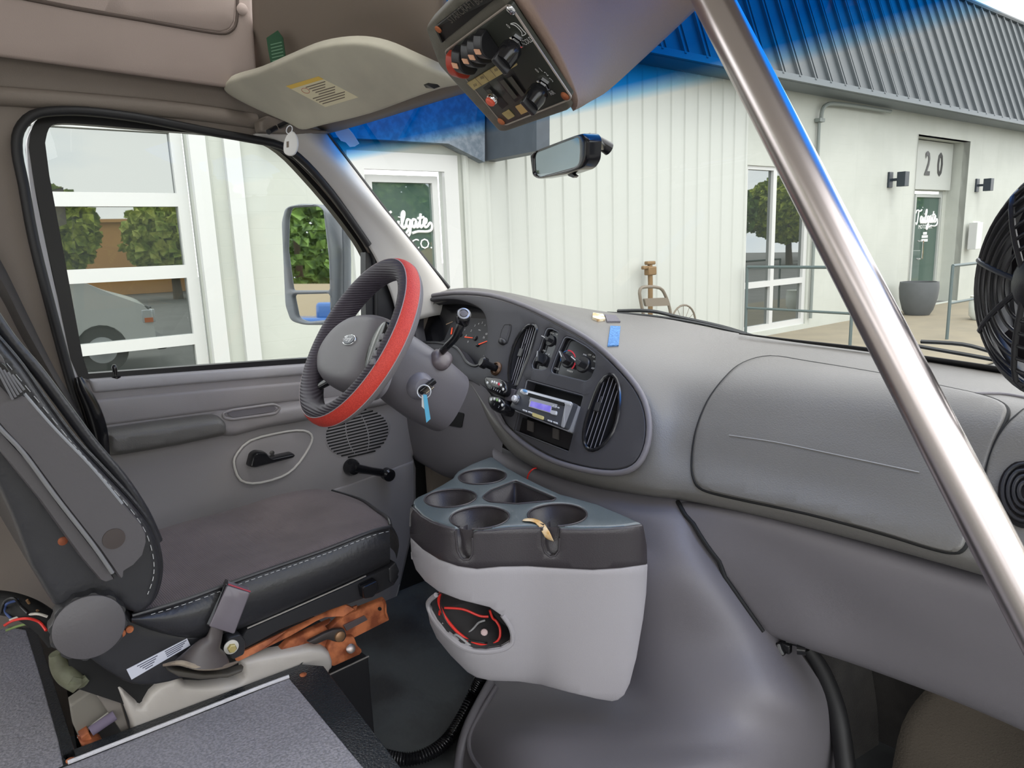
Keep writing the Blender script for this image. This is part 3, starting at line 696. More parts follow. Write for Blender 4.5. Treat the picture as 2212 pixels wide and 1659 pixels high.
# pale body edge showing between seal and window frame
b = MB(); b.plate(smooth2([(58,330),(62,290),(85,258),(110,247),(75,275),(66,330),(80,440),(118,620),(165,800),(183,850),(178,880),(150,805),(100,600),(70,440)], 3), SD.off(.006), h=.004, sink=.01); b.build('painted_edge', mat('pale_body_paint', (205,205,210), .35), dr)
panel = [(178,830),(186,817),(420,800),(655,784),(815,772),(905,765),(905,960),(890,985),(897,1010),(897,1120),(880,1190),(850,1320),(800,1500),(560,1560),(320,1500),(240,1200),(205,965),(190,870)]
b = MB(); b.plate(panel, SD, h=.012, sink=.03, r=8, step=40); b.build('door_panel', DGREY2 if 'DGREY2' in globals() else GREY, dr)
b = MB(); b.plate([(186,817),(420,800),(655,784),(830,771),(830,796),(655,810),(420,829),(200,849)], SD.off(.006), h=.014, sink=.01, r=7, step=30); b.build('sill_ledge', GREYL2, dr)
b = MB(); b.plate([(196,862),(420,842),(660,822),(835,808),(835,852),(640,866),(450,890),(221,920),(205,905)], SD.off(.008), h=.008, sink=.01, r=8, step=30); b.build('upper_inset', GREY, dr)
band = smooth2([(450,893),(540,882),(648,866),(760,850),(850,842),(860,860),(840,872),(740,892),(662,907),(560,925),(480,941)], 3)
b = MB(); b.plate(band, SD.off(.008), h=.03, sink=.02, r=14, step=14); b.build('armrest_front', GREY, dr)
pad = rc([(219,924),(330,908),(440,894),(466,893),(481,908),(480,938),(371,961),(262,979),(232,982),(216,965)], 12)
b = MB(); b.plate(pad, SD.off(.008), h=.05, sink=.02, r=17, step=12, n_in=4); b.build('armrest_pad', GREYV, dr)
SA = SD.off(.039)
cup = rc([(481,893),(500,886),(591,873),(606,880),(596,893),(502,906),(484,903)], 6)
b = MB(); b.tube([SA(*p)[0] for p in cup], .0035, 8, closed=True); b.build('cup_rim', GREY, dr)
b = MB(); b.plate(rc([(490,893),(503,888),(590,876),(597,881),(590,889),(503,902)], 4), SA, h=.001, sink=.002); b.build('pull_cup', DGREY, dr)
hb = smooth2([(506,1006),(510,983),(540,952),(608,934),(655,930),(674,942),(668,966),(641,1006),(608,1030),(554,1044),(520,1037)], 5)
b = MB(); b.plate(hb, SD.off(.008), h=.009, sink=.005, r=4, step=20); b.build('handle_bezel', GREY, dr)
b = MB(); b.tube([SD.off(.018)(*p)[0] for p in hb[::2]], .003, 8, closed=True); b.build('handle_ring', GREYL, dr)
hd = rc([(533,1006),(540,979),(551,972),(570,974),(580,986),(628,976),(634,981),(628,988),(545,1009)], 5)
hdl = b = MB(); b.plate(hd, SD.off(.024), h=.02, sink=.012, r=4, step=12); b.build('door_handle', GLOSSB, dr)
b = MB(); b.lathe(SD.off(.016)(587,978)[0], (1,0,0), [(.006,0),(.006,.003),(.003,.004)], 14); b.build('handle_screw', mat('dull_screw', (90,88,86), .4, .6), dr)
# window crank
pc_, kc = SD.off(.014)(757,1008)[0], SD.off(.03)(832,1022)[0]
b = MB(); b.lathe(pc_, (1,0,0), [(.023,0),(.023,.012),(.018,.024),(.004,.028)], 24)
b.tube([pc_+Vector((.02,0,0)), pc_.lerp(kc, .5)+Vector((.014,0,0)), kc+Vector((.004,0,0))], [.016,.013,.014], 12, flat=.7); cr_ = b.build('window_crank', GLOSSB, dr)
b = MB(); b.lathe(kc, (1,-.1,0), [(.013,0),(.018,.006),(.018,.028),(.012,.033)], 20); b.build('crank_knob', GLOSSB, cr_)
# speaker grille
gc = (771, 936); b = MB(); ge = ell(771, 936, 74, 47, -18, 40)
b.plate(ge, SD.off(.008), h=.006, sink=.004, r=5); gr = b.build('speaker_grille', GREY, dr)
b = MB()
for k in range(-7, 9):
    off = k*6.4; cx, cy = 771+off*.22, 936+off
    half = 66*math.sqrt(max(0, 1-(off/50)**2))
    if half < 12: continue
    for a_, c_ in ((-half, -half*.36), (-half*.32, half*.32), (half*.36, half)):
        sl = -.235; P_ = [(cx+a_, cy+sl*a_-1.5), (cx+c_, cy+sl*c_-1.5), (cx+c_, cy+sl*c_+1.5), (cx+a_, cy+sl*a_+1.5)]
        b.plate(P_, SD.off(.0125), h=.0025, sink=.001)
b.build('grille_slots', DEEP, gr, smooth=False)
# raised kick trim below
b = MB(); b.plate([(715,1057),(800,1028),(893,993),(894,1120),(878,1190),(850,1315),(760,1350),(700,1300)], SD.off(.008), h=.008, sink=.004, r=4, step=30); b.build('kick_trim', GREY, dr)
lk = SD.off(.008)(250,814)[0]; b = MB(); b.lathe(lk, ZV, [(.006,-.004),(.0045,.0),(.005,.012),(.006,.022),(.003,.027)], 14); b.lathe(lk, ZV, [(.011,-.004),(.011,.001),(.006,.002)], 16); b.build('lock_knob', GLOSSB, dr)
# rubber seal around the opening
sp_ = [(214,975),(196,930),(158,810),(120,670),(82,520),(60,400),(46,330),(50,285),(80,252),(130,243),(200,244),(290,256),(380,273),(450,287),(540,300),(610,316),(660,352),(712,412),(760,478),(796,530)]
b = MB(); b.tube([SLx(-.822)(p[0]-(9 if p[0] < 230 else 0), p[1]-(3 if p[1] < 300 else 0))[0] for p in sp_], .0095, 10, sm=3); tag(b.build('door_seal', RUBBER), 'black rubber seal curving around the driver door opening', 'seal')
b = MB(); b.tube([SLx(-.80)(*p)[0] for p in ((222,995),(212,930),(196,880),(176,838),(168,815))], [.016,.02,.019,.014,.008], 10, sm=4, flat=.6); tag(b.build('torn_seal_flap', GLOSSB), 'glossy black loose flap of seal at the rear lower corner of the door', 'seal')
# A pillar cover
b = MB()
rowsA = []
for dpx, mpx, m2, wpx in (((545,288),(600,276),(650,272),(700,280)), ((612,318),(655,320),(690,318),(722,312)), ((700,402),(728,396),(755,385),(783,392)), ((792,525),(825,505),(850,492),(872,508)), ((842,630),(880,612),(925,596),(972,632)), ((860,700),(900,690),(950,680),(1000,690))):
    a_ = W(*dpx, X=-.838); c_ = WS(*wpx)[0]+Vector((0,-.012,0)); m_ = W(*mpx, X=-.815); n_ = W(*m2, X=-.80)
    rowsA.append([a_, m_, n_, c_])
b.patch(rowsA, 5, 5); tag(b.build('trim_9', GREYL, thick=.01), None, None, kind='structure')
b = MB(); b.plate([(787,545),(800,548),(850,600),(900,640),(905,700),(905,775),(815,775),(790,764),(787,640)], SLx(-.85), h=.006, sink=.02, step=40); b.build('mirror_sail', BLACK, dr)
b = MB(); b.tube([SLx(-.84)(*p)[0] for p in ((560,300),(640,345),(715,420),(780,510),(808,560),(812,660),(812,770))], .006, 8, sm=4); b.build('frame_lip', RUBBER, dr)
# pillar cover clip under visor
b = MB(); b.plate(rc([(556,262),(575,250),(640,272),(700,283),(716,286),(655,292),(560,285)], 5), SLx(-.80), h=.012, sink=.02, r=4, step=15); tag(b.build('trim_10', BROWNG), None, None, kind='structure')
# B pillar belt trim and lap strap at the far left
STRAP = mat('dark_grey_webbing', (72,68,66), .75, bump=.6, bscale=700)
b = MB(); sp2 = [(-170,215),(-110,350),(-60,470),(0,560),(60,680),(120,800),(168,880),(208,965)]; sp3 = [(-190,285),(-120,430),(-60,560),(0,640),(50,735),(110,830),(160,905),(215,1000)]
b.grid([[SLx(-.805)(*p)[0] for p in smooth2(sp2, 4, False)], [SLx(-.79)(*p)[0] for p in smooth2([((a[0]+c[0])/2, (a[1]+c[1])/2) for a, c in zip(sp2, sp3)], 4, False)], [SLx(-.80)(*p)[0] for p in smooth2(sp3, 4, False)]])
tag(b.build('seat_belt', STRAP, thick=.003), 'dark webbing seat belt running down the pillar behind the seat', 'seat belt')
# ---- exterior mirror ----
Mc = W(665, 570, X=-1.22); MN = Vector((.40,-.915,.04)).normalized(); SM = PlaneS(Mc, MN)
mt = thing('door_mirror', 'tall grey exterior door mirror with a wide-angle lower glass', 'mirror', (Mc.x, Mc.y, Mc.z-.12))
MH = mat('mirror_housing_grey', (118,124,130), .45)
ho = rc([(612,480),(620,448),(650,440),(692,441),(708,455),(720,540),(722,660),(716,702),(660,702),(632,694),(620,660)], 10)
g1 = rc([(624,470),(630,449),(690,446),(702,455),(714,560),(716,627),(634,627),(622,540)], 6); g2 = rc([(636,636),(716,634),(717,690),(668,695),(646,686)], 8)
b = MB(); b.plate(ho, SM, h=.012, sink=.08, holes=[g1, g2], hsink=.004, step=20, r=3); b.build('mirror_housing', MH, mt)
b = MB(); b.plate(g1, SM, h=.001, sink=.001); b.build('main_glass', MIRROR, mt, smooth=False)
b = MB(); b.plate(g2, SM, h=.001, sink=.001); b.build('wide_angle_glass', MIRROR, mt, smooth=False)
b = MB(); b.tube([SM(728,445)[0]-MN*.04, SM(732,560)[0]-MN*.04, SM(736,730)[0]-MN*.03], .013, 10); b.tube([SM(730,470)[0]-MN*.04, SM(790,500)[0]-MN*.02+Vector((0,0,0))], .01, 8); b.build('mirror_arm', MH, mt)
# =================== DASHBOARD ===================
PB = plane3(W(960,640,Y=.42), W(1395,900,Y=.31), W(1120,935,Y=.27))
ds = thing('dashboard', 'grey moulded dashboard with black oval bezel, vents and glovebox', 'dashboard', (0, .5, .45))
PBb = PB.off(-.011)
w = lambda x, y, Y: W(x, y, Y=Y)
r0 = [WS(*p)[0]+Vector((0,.012,0)) for p in ((872,646),(985,624),(1090,633),(1190,655),(1300,674),(1428,689),(1606,724),(1874,760),(2168,807),(2420,850))]
r1 = [PBb(*p)[0] for p in ((866,664),(985,636),(1068,642),(1160,672),(1256,722),(1350,792))]+[w(1490,812,.44), w(1760,828,.44), w(2080,868,.41), w(2420,930,.37)]
r2 = [PBb(*p)[0] for p in ((880,740),(985,735),(1070,745),(1165,785),(1275,845),(1388,880))]+[w(1500,905,.37), w(1790,950,.36), w(2100,1010,.34), w(2450,1080,.31)]
r3 = [PBb(*p)[0] for p in ((890,790),(985,785),(1085,885),(1165,925),(1280,965),(1392,975))]+[w(1495,990,.32), w(1770,1050,.31), w(2090,1125,.29), w(2450,1220,.27)]
r4 = [PBb(*p)[0] for p in ((890,800),(985,795))]+[w(1072,920,.272), w(1138,985,.255), w(1262,1028,.255), w(1395,1052,.262), w(1500,1062,.275), w(1760,1118,.27), w(2085,1205,.26), w(2450,1310,.24)]
r5 = [PBb(*p)[0]+Vector((0,.03,0)) for p in ((890,802),(985,797))]+[w(1074,935,.29), w(1144,1002,.29), w(1266,1048,.29), w(1400,1070,.29), w(1500,1084,.30), w(1760,1142,.30), w(2085,1230,.29), w(2450,1340,.27)]
r6 = [p+Vector((0,.08,.01)) for p in r5]
# re-space the top pad between windscreen base and crest so that it is gently crowned
rm = [a.lerp(c, .5)+Vector((0,0,.008)) for a, c in zip(r0, r1)]
bd = MB(); bd.patch([r0, rm, r1, r2, r3, r4, r5, r6], 7, 6)
DS = MeshS(bd.v, bd.f)
# bezel with openings
cl = smooth2([(898,700),(901,664),(924,652),(958,648),(992,649),(1019,657),(1040,669),(1050,684),(1054,705),(1054,735),(1050,757)], 3, False)+smooth2([(1046,776),(1041,786),(1029,792),(1012,784),(999,764),(984,750),(950,741),(905,740)], 3, False)
v1 = smooth2([(1151,701),(1160,709),(1157,723),(1146,761),(1127,807),(1117,831),(1110,837),(1103,829),(1100,807),(1104,770),(1115,735),(1133,710)], 4)
v2 = smooth2([(1317,809),(1332,820),(1339,849),(1337,891),(1325,932),(1303,962),(1281,973),(1267,966),(1261,946),(1265,914),(1278,873),(1296,829)], 4)
swp = rc([(1184,710),(1193,710),(1208,718),(1203,745),(1184,796),(1174,801),(1151,797),(1150,787),(1167,752),(1180,714)], 4)
hvp = rc([(1225,728),(1236,731),(1268,749),(1289,766),(1287,796),(1278,817),(1267,825),(1194,807),(1191,800),(1203,767),(1219,731)], 5)
bay = rc([(1139,821),(1262,855),(1230,977),(1113,931)], 4)
bz = smooth2([(880,745),(884,672),(915,648),(976,639),(1056,644),(1132,667),(1208,705),(1284,751),(1341,804),(1379,853),(1396,903),(1394,956),(1375,997),(1341,1014),(1284,1012),(1208,992),(1151,962),(1105,925),(1085,898),(1070,868),(1050,845),(1020,824),(992,815),(984,800),(975,780),(950,760),(910,755)], 4)
cutp = [(965+(x-1150)*.94+185, 825+(y-825)*.93) for x, y in bz]
bd.f = [f for f in bd.f if not (lambda c: inside(proj(c), cutp) and DS(*proj(c))[0].__sub__(c).length < .02)(sum((bd.v[i] for i in f), Vector())/len(f))]
dbody = bd.build('dash_body', GREYV, ds, ang=60)
b = MB(); b.plate(bz, PB, h=.005, sink=.012, holes=[cl, v1, v2, swp, hvp, bay], hsink=.03, r=2.5, n_in=2, step=26)
bzo = b.build('bezel', BEZEL, ds)
b = MB(); lip = [DS(*p)[0]+DS(*p)[1]*.002 for p in smooth2([(905,640),(985,631),(1060,637),(1136,660),(1213,697),(1290,744),(1348,798),(1387,850),(1404,903),(1402,958),(1383,1002),(1345,1022),(1284,1021),(1205,1001),(1147,972),(1098,933),(1078,905),(1064,878),(1044,853)], 3, False)]
b.tube([PB(*p)[0]+PB.n*.001 for p in smooth2([(890,656),(920,642),(985,633),(1060,638),(1136,662),(1212,699),(1288,745),(1346,799),(1385,850),(1402,903),(1400,958),(1380,1002),(1343,1021),(1284,1019),(1205,999),(1147,969),(1100,931),(1080,903),(1066,875)], 3, False)], .006, 10)
b.build('bezel_lip', DGREY, ds)
# instrument cluster
b = MB(); b.plate(cl, PB.off(-.075), h=.001, sink=.002); 
C0 = PB.off(-.03)
bz2 = MB(); bz2.plate([(x+(960-x)*-.06, y+(715-y)*-.08) for x, y in cl], PB.off(-.045), h=.001, sink=.002); clp = bz2.build('instrument_cluster', GLOSSB, ds)
GF = mat('gauge_face_black', (44,44,48), .5); ORG = mat('orange_needle', (240,84,40), .5, emit=(240,70,30), estr=.6)
PG = PB.off(-.038)
b = MB(); b.plate([(900,760),(960,735),(975,700),(1000,686),(1070,690),(1070,790),(990,790)], PG, h=.001, sink=.002); b.build('gauge_face', GF, clp)
gx = (PG(1050,740)[0]-PG(1000,728)[0]).normalized(); gy = (PG(1020,700)[0]-PG(1016,740)[0]).normalized()
for s_, x, y in (('4',1035,700),('5',1043,698),('6',1049,703),('3',1027,704),('2',1019,715),('1',1005,713),('60',1052,722),('70',1046,730),('0',1012,739),('F',1008,726)):
    text_mesh(s_, PG(x, y)[0]+PG.n*.0015, gx, gy, .008, 'gauge_numeral', WHITE, clp)
text_mesh('MPH', PG(1037,714)[0]+PG.n*.0015, gx, gy, .005, 'gauge_numeral', WHITE, clp)
def strip(mb, S, p, q, wd, h=.001):
    a, n = S(*p); c, _ = S(*q); d = (c-a).normalized(); s_ = n.cross(d)*wd/2; mb.prism([a+s_, a-s_, c-s_*.6, c+s_*.6], n*h)
b = MB(); strip(b, PG.off(.003), (1004,728), (1022,730), .0022); strip(b, PG.off(.003), (1034,744), (1055,736), .0022); strip(b, PG.off(.003), (975,722), (977,708), .004); b.build('gauge_needle', ORG, clp)
b = MB(); strip(b, PG.off(.004), (964,701), (978,695), .002); b.build('shift_pointer', mat('tan_pointer', (180,150,120), .5), clp)
for x, y, r in ((1028,731,.007),(996,724,.006),(1033,746,.005)): b = MB(); b.lathe(PG(x, y)[0], PG.n, [(r,0),(r,.005),(r*.6,.007)], 16); b.build('gauge_hub', BLACK, clp)
b = MB(); hood = [(984,750),(999,764),(1012,784),(1029,792),(1041,786),(1050,770)]
b.tube([PB(*p)[0]+PB.n*.004 for p in [(905,741),(950,742)]+hood], .004, 8, sm=4); b.build('hood_lip', BLACK, ds)
# vents
def vent(out, cx, cy, sl, knob, n, parent, ks):
    S = PB.off(.004); vt = MB(); vt.tube([S(*p)[0] for p in out[::2]], .0042, 8, closed=True); v_ = vt.build('air_vent', GLOSSB, parent)
    bb = MB(); bb.plate(out, PB.off(-.026), h=.001, sink=.002); bb.build('vent_cavity', DEEP, v_)
    bb = MB(); be = MB(); xs_ = [p[0] for p in out]; ys_ = [p[1] for p in out]
    for k in range(n):
        f = (k+.7)/(n+.4); pts_in = []
        for t in range(61):
            y = min(ys_)+(max(ys_)-min(ys_))*t/60; xm = cx+sl*(cy-y)+(f-.5)*(max(xs_)-min(xs_))*ks
            if inside((xm, y), out): pts_in.append((xm, y))
        if len(pts_in) > 3:
            a_, c_ = pts_in[0], pts_in[-1]; A1, A2 = PB.off(-.001)(*a_)[0], PB.off(-.001)(*c_)[0]; bk = -PB.n*.018
            d_ = (A2-A1).normalized(); s_ = PB.n.cross(d_)*.0009
            bb.prism([A1-s_, A2-s_, A2+s_, A1+s_], bk); be.prism([A1-s_, A2-s_, A2+s_, A1+s_], PB.n*.0006)
    bb.build('vent_slats', mat('vent_slat_black', (30,29,31), .6), v_, smooth=False); be.build('slat_edges', mat('slat_edge_grey', (128,126,134), .35), v_, smooth=False)
    bb = MB(); a0, n0 = PB.off(-.002)(*knob); u_ = (PB(knob[0]+5, knob[1]+1)[0]-PB(*knob)[0]).normalized(); w_ = n0.cross(u_)
    bb.box(a0, (.014,.02,.012), (u_, w_, n0)); bb.box(a0+w_*.014, (.003,.02,.006), (u_, w_, n0)); bb.build('vent_tab', BLACK, v_, bev=.0015)
vent(v1, 1131, 768, .30, (1127,763), 5, ds, .42); vent(v2, 1301, 890, .33, (1293,880), 5, ds, .62)
# left hand small flap with thumb knob
b = MB(); b.plate(rc([(1090,701),(1104,701),(1103,715),(1095,742),(1078,742),(1083,715)], 3), PB, h=.0062, sink=0, r=1); fl = b.build('dimmer_panel', BEZEL, ds)
b = MB(); b.tube([PB.off(.006)(*p)[0] for p in rc([(1090,701),(1104,701),(1103,715),(1095,742),(1078,742),(1083,715)], 3)], .0008, 6, closed=True); b.build('panel_groove', DEEP, fl)
b = MB(); b.plate(ell(1086,738,8,8), PB.off(.005), h=.009, sink=0, r=7); b.build('thumb_wheel', BLACK, fl)
# switch plates and knobs
PL = PB.off(-.008)
def knob(px, py, r, name, parent, ang=0, m=BLACK, hgt=.018):
    c, n = PL(px, py); u_ = (PL(px+5, py)[0]-c).normalized(); u_ = (u_-n*u_.dot(n)).normalized(); w_ = n.cross(u_); a = math.radians(ang)
    d = u_*math.cos(a)+w_*math.sin(a); e = n.cross(d)
    bb = MB(); bb.lathe(c, n, [(r,0),(r,.004),(r*.9,.006)], 24); o_ = bb.build(name, m, parent)
    bb = MB(); bb.prism([c+d*r*.98+e*r*.16+n*.005, c+d*r*.98-e*r*.16+n*.005, c-d*r*.8-e*r*.34+n*.005, c-d*r*.8+e*r*.34+n*.005], n*hgt); bb.build('knob_grip', m, o_, bev=.0015)
    bb = MB(); bb.prism([c+d*r*.96+e*r*.05+n*(hgt+.0052), c+d*r*.96-e*r*.05+n*(hgt+.0052), c-e*r*.05+n*(hgt+.0052), c+e*r*.05+n*(hgt+.0052)], n*.0004); bb.build('knob_mark', WHITE, o_, smooth=False)
    return o_
b = MB(); b.plate(swp, PL, h=.001, sink=.004); sw = b.build('switch_plate', GLOSSB, ds)
b = MB(); b.plate(hvp, PL, h=.001, sink=.004); hv = b.build('climate_plate', GLOSSB, ds)
for x in (sw, hv):
    oo = swp if x is sw else hvp; b = MB(); b.tube([PB.off(.003)(*p)[0] for p in oo], .0016, 6, closed=True); b.build('plate_rim', mat('rim_satin', (96,98,104), .3), x)
KN = knob
KN(1191,737,.0135,'wiper_knob',sw,160); KN(1174,778,.0145,'lamp_knob',sw,100); KN(1229,779,.0175,'temperature_knob',hv,130,hgt=.02); KN(1261,788,.018,'mode_knob',hv,150,hgt=.024)
kx = (PB(1290,764)[0]-PB(1225,745)[0]).normalized(); ky = (PB(1200,740)[0]-PB(1190,800)[0]); PLt = PL.off(.0015)
def lab(s_, x, y, sz, par, m=WHITE): text_mesh(s_, PLt(x, y)[0], kx, ky, sz, 'dial_lettering', m, par)
for s_, x, y in (('MAX',1264,767),('OFF',1274,767),('FLR',1283,771),('MIX',1285,781),('DEF',1281,796),('A/C',1247,788)): lab(s_, x, y, .0052, hv)
lab('WARM', 1231, 802, .006, hv); lab('COOL', 1203, 797, .006, hv); lab('HI', 1203, 723, .0055, sw); lab('REAR', 1193, 720, .0055, sw); lab('FAN', 1176, 758, .0055, sw); lab('LO  HI', 1183, 765, .005, sw)
def arc(cx, cy, rx, ry, a0, a1, m, name, wd=.0016):
    bb = MB(); bb.tube([PLt(cx+rx*math.cos(math.radians(a)), cy+ry*math.sin(math.radians(a)))[0] for a in [a0+(a1-a0)*i/16 for i in range(17)]], wd, 6, flat=.5); bb.build(name, m, hv)
REDP = mat('red_print', (226,60,72), .5); BLUP = mat('blue_print', (70,130,200), .5)
arc(1228, 778, 15, 21, -95, 62, REDP, 'warm_arc'); arc(1228, 777, 17, 20, -90, -190, BLUP, 'cool_arc', .001)
# radio bay, lower pocket
b = MB(); b.plate(bay, PB.off(-.03), h=.001, sink=.002); by = b.build('radio_bay', DEEP, ds)
b = MB(); b.tube([PB.off(.003)(*p)[0] for p in bay], .002, 6, closed=True); b.build('bay_rim', mat('rim_dark', (70,70,76), .35), by)
b = MB(); b.plate([(1118,899),(1240,938),(1230,972),(1116,930)], PB.off(-.014), h=.001, sink=.003); b.build('blank_pocket', mat('pocket_black', (24,22,24), .4), by)
for x in (1141, 1196):
    b = MB(); b.plate([(x,908+(x-1141)*.3),(x+12,912+(x-1141)*.3),(x+11,934+(x-1141)*.3),(x-1,930+(x-1141)*.3)], PB.off(-.012), h=.003, sink=.002); b.build('velcro_tab', mat('velcro_grey', (72,68,66), .9), by)
# glovebox lid on the dash skin
gb = smooth2([(1664,772),(1606,786),(1568,817),(1530,868),(1505,932),(1496,996),(1500,1036),(1520,1058),(1587,1076),(1747,1110),(1906,1152),(2002,1181),(2055,1193),(2082,1186),(2096,1150),(2120,1060),(2150,960),(2175,905),(2172,880),(2130,860),(2034,838),(1906,811),(1747,784)], 4)
b = MB(); b.plate(gb, DS, h=.008, sink=.003, r=9, step=22); b.build('glovebox_lid', GREYV, ds)
b = MB(); b.tube([DS(*p)[0]+DS(*p)[1]*.0012 for p in gb], .0032, 8, closed=True); b.build('glovebox_seam', DEEP, ds)
b = MB(); b.tube([DS(*p)[0]+DS(*p)[1]*.001 for p in smooth2([(2100,852),(2160,852),(2212,860),(2290,878),(2380,900)], 3, False)], .0025, 8); b.build('pad_seam', DGREY, ds)
# faint scratch
b = MB(); b.tube([DS(*p)[0]+DS(*p)[1]*.0095 for p in smooth2([(1580,945),(1680,960),(1800,985),(1990,1026)], 4, False)], .0007, 5); b.build('scratch', mat('pale_scratch', (170,170,172), .5), ds)
# passenger outer vent pod at the right edge
b = MB(); pod = smooth2([(2240,885),(2195,905),(2160,945),(2137,1000),(2130,1060),(2150,1130),(2200,1200),(2280,1230),(2360,1180),(2380,1050),(2340,930)], 4)
b.plate(pod, DS, h=.012, sink=.003, r=12, step=20); b.build('vent_pod', GREYV, ds)
b = MB(); b.tube([DS(*p)[0]+DS(*p)[1]*.002 for p in pod], .0035, 8, closed=True); b.build('pod_seam', DEEP, ds)
vo = ell(2222, 1075, 62, 75, 0, 36)
b = MB(); b.plate(vo, DS, h=.018, sink=0, r=5, step=20); pv = b.build('air_vent', GLOSSB, ds)
b = MB()
for k in range(4): b.tube([DS(*p)[0]+DS(*p)[1]*.02 for p in ell(2225, 1075, 50-k*12, 62-k*14, 0, 28)], .0025, 6, closed=True)
b.build('vent_rings', BLACK, pv)
# lower passenger knee panel
kb = MB()
w_ = w
kb.patch([[w_(1466,1080,.30), w_(1600,1096,.31), w_(1800,1140,.32), w_(2085,1225,.31), w_(2450,1335,.28)],
          [w_(1474,1102,.275), w_(1620,1122,.28), w_(1810,1170,.285), w_(2085,1262,.28), w_(2450,1385,.26)],
          [w_(1525,1180,.268), w_(1650,1185,.28), w_(1820,1232,.28), w_(2090,1335,.28), w_(2450,1470,.26)],
          [w_(1600,1290,.285), w_(1700,1290,.285), w_(1850,1330,.30), w_(2100,1430,.29), w_(2450,1570,.27)],
          [w_(1652,1366,.31), w_(1745,1395,.31), w_(1880,1440,.32), w_(2110,1528,.31), w_(2450,1680,.29)],
          [w_(1662,1370,.38), w_(1750,1398,.38), w_(1885,1442,.38), w_(2115,1530,.37), w_(2450,1682,.35)]], 6, 6)
KS = MeshS(kb.v, kb.f); kb.build('knee_panel', DGREY, ds)
# driver side lower panel with opening below the column
lb = MB()
lb.patch([[w_(830,852,.38), w_(880,850,.36), w_(940,830,.34), w_(992,812,.335), w_(1050,840,.30), w_(1090,912,.268)],
          [w_(842,880,.37), w_(890,880,.35), w_(950,880,.335), w_(1000,880,.32), w_(1046,890,.295), w_(1090,940,.272)],
          [w_(858,930,.37), w_(905,935,.35), w_(960,940,.34), w_(1010,945,.32), w_(1050,955,.30), w_(1085,965,.28)],
          [w_(882,982,.38), w_(915,998,.37), w_(960,1020,.36), w_(1010,1020,.34), w_(1050,1005,.32), w_(1085,995,.30)],
          [w_(890,992,.42), w_(920,1006,.42), w_(965,1030,.42), w_(1010,1045,.42), w_(1050,1050,.42), w_(1085,1050,.42)]], 5, 5)
LS = MeshS(lb.v, lb.f); lb.build('driver_knee_panel', DGREY, ds)
b = MB(); b.plate(rc([(928,886),(968,884),(1004,893),(998,924),(965,918),(940,906)], 4), LS, h=.002, sink=0, step=14); ho_ = b.build('panel_hole', DEEP, ds)
b = MB(); b.tube([LS(*p)[0]+LS(*p)[1]*.006 for p in ((936,890),(942,905),(960,916),(955,900),(962,890))], .0015, 6, sm=4); b.build('loose_wire', mat('wire_grey', (120,118,116), .4), ho_)
# velcro scraps on top of the pad
def scrap(pts, m, lab_, nm, h=.003, par=None):
    b = MB(); b.plate(pts, DS, h=h, sink=0, step=6); o = b.build(nm, m); return tag(o, lab_, 'tape')
BLUV = mat('blue_velcro', (92,138,190), .95, bump=1.5, bscale=500, rgb2=(70,110,160), vscale=200)
scrap([(1318,706),(1340,707),(1336,748),(1312,749)], BLUV, 'blue fuzzy tape strip stuck on the dash pad edge', 'velcro_strip')
scrap([(1306,682),(1330,684),(1340,697),(1311,697)], mat('grey_velcro', (104,102,110), .95, bump=1.5, bscale=500), 'dark grey tape patch on the dash top near the windscreen', 'velcro_patch', .004)
scrap([(1280,680),(1302,683),(1307,693),(1292,695),(1279,690)], mat('cream_tape', (222,216,190), .7, rgb2=(180,140,90), vscale=60), 'curled cream tape scrap on the dash top next to the grey patch', 'tape_scrap', .006)
# ---- car stereo ----
rd = thing('car_radio', 'silver and black CD radio sliding out of the dash bay', 'radio', PB(1180,900)[0])
SIL = mat('silver_plastic', (186,188,194), .3, .5); SILL = mat('light_silver', (215,217,222), .3, .3)
PR = PB.off(.03)
b = MB(); b.plate(rc([(1126,845),(1250,876),(1231,934),(1112,888)], 4), PB.off(.012), h=.001, sink=.03); b.build('chassis', SIL, rd)
b = MB(); b.plate(rc([(1125,838),(1239,869),(1218,926),(1104,882)], 7), PR, h=.008, sink=.02, r=2.5); b.build('faceplate', mat('radio_dark', (70,72,78), .35), rd)
PF = PR.off(.008)
def rp(pts, m, nm, h=.002, r=.8, par=None): bb = MB(); bb.plate(pts, PF, h=h, sink=.001, r=r); return bb.build(nm, m, par or rd)
rp(rc([(1127,840),(1236,869),(1234,877),(1140,853),(1132,853),(1123,847)], 3), SILL, 'top_trim'); rp([(1143,849),(1221,871),(1219,877),(1141,855)], DEEP, 'disc_slot', .0025, 0)
rp(rc([(1222,871),(1238,871),(1218,925),(1212,922)], 3), SIL, 'right_trim')
rp([(1147,859),(1205,874),(1202,882),(1144,867)], SIL, 'disc_lip', .002, 0)
LCD = mat('lilac_display', (120,112,200), .3, rgb2=(160,150,215), vscale=40, emit=(110,100,200), estr=.5)
rp([(1146,864),(1193,877),(1190,893),(1143,879)], SILL, 'display_frame', .0018, 0); rp([(1149,867),(1192,878),(1189,891),(1146,878)], LCD, 'display', .0028, 0)
for x, y in ((1130,886),(1142,890),(1184,908),(1196,912)): rp(rc([(x,y-2),(x+9,y+1),(x+9,y+5),(x,y+2)], 1.5), SILL, 'preset_button', .003)
rp(rc([(1151,891),(1176,900),(1174,908),(1151,900)], 3), mat('gold_button', (206,192,130), .4), 'mode_button', .0035)
rp(rc([(1191,886),(1205,889),(1203,898),(1190,895)], 3), SILL, 'source_button', .0035)
for x, y in ((1196,877),(1202,879),(1207,881)): rp(ell(x, y, 2, 2, 0, 10), SILL, 'small_button', .0025, .6)
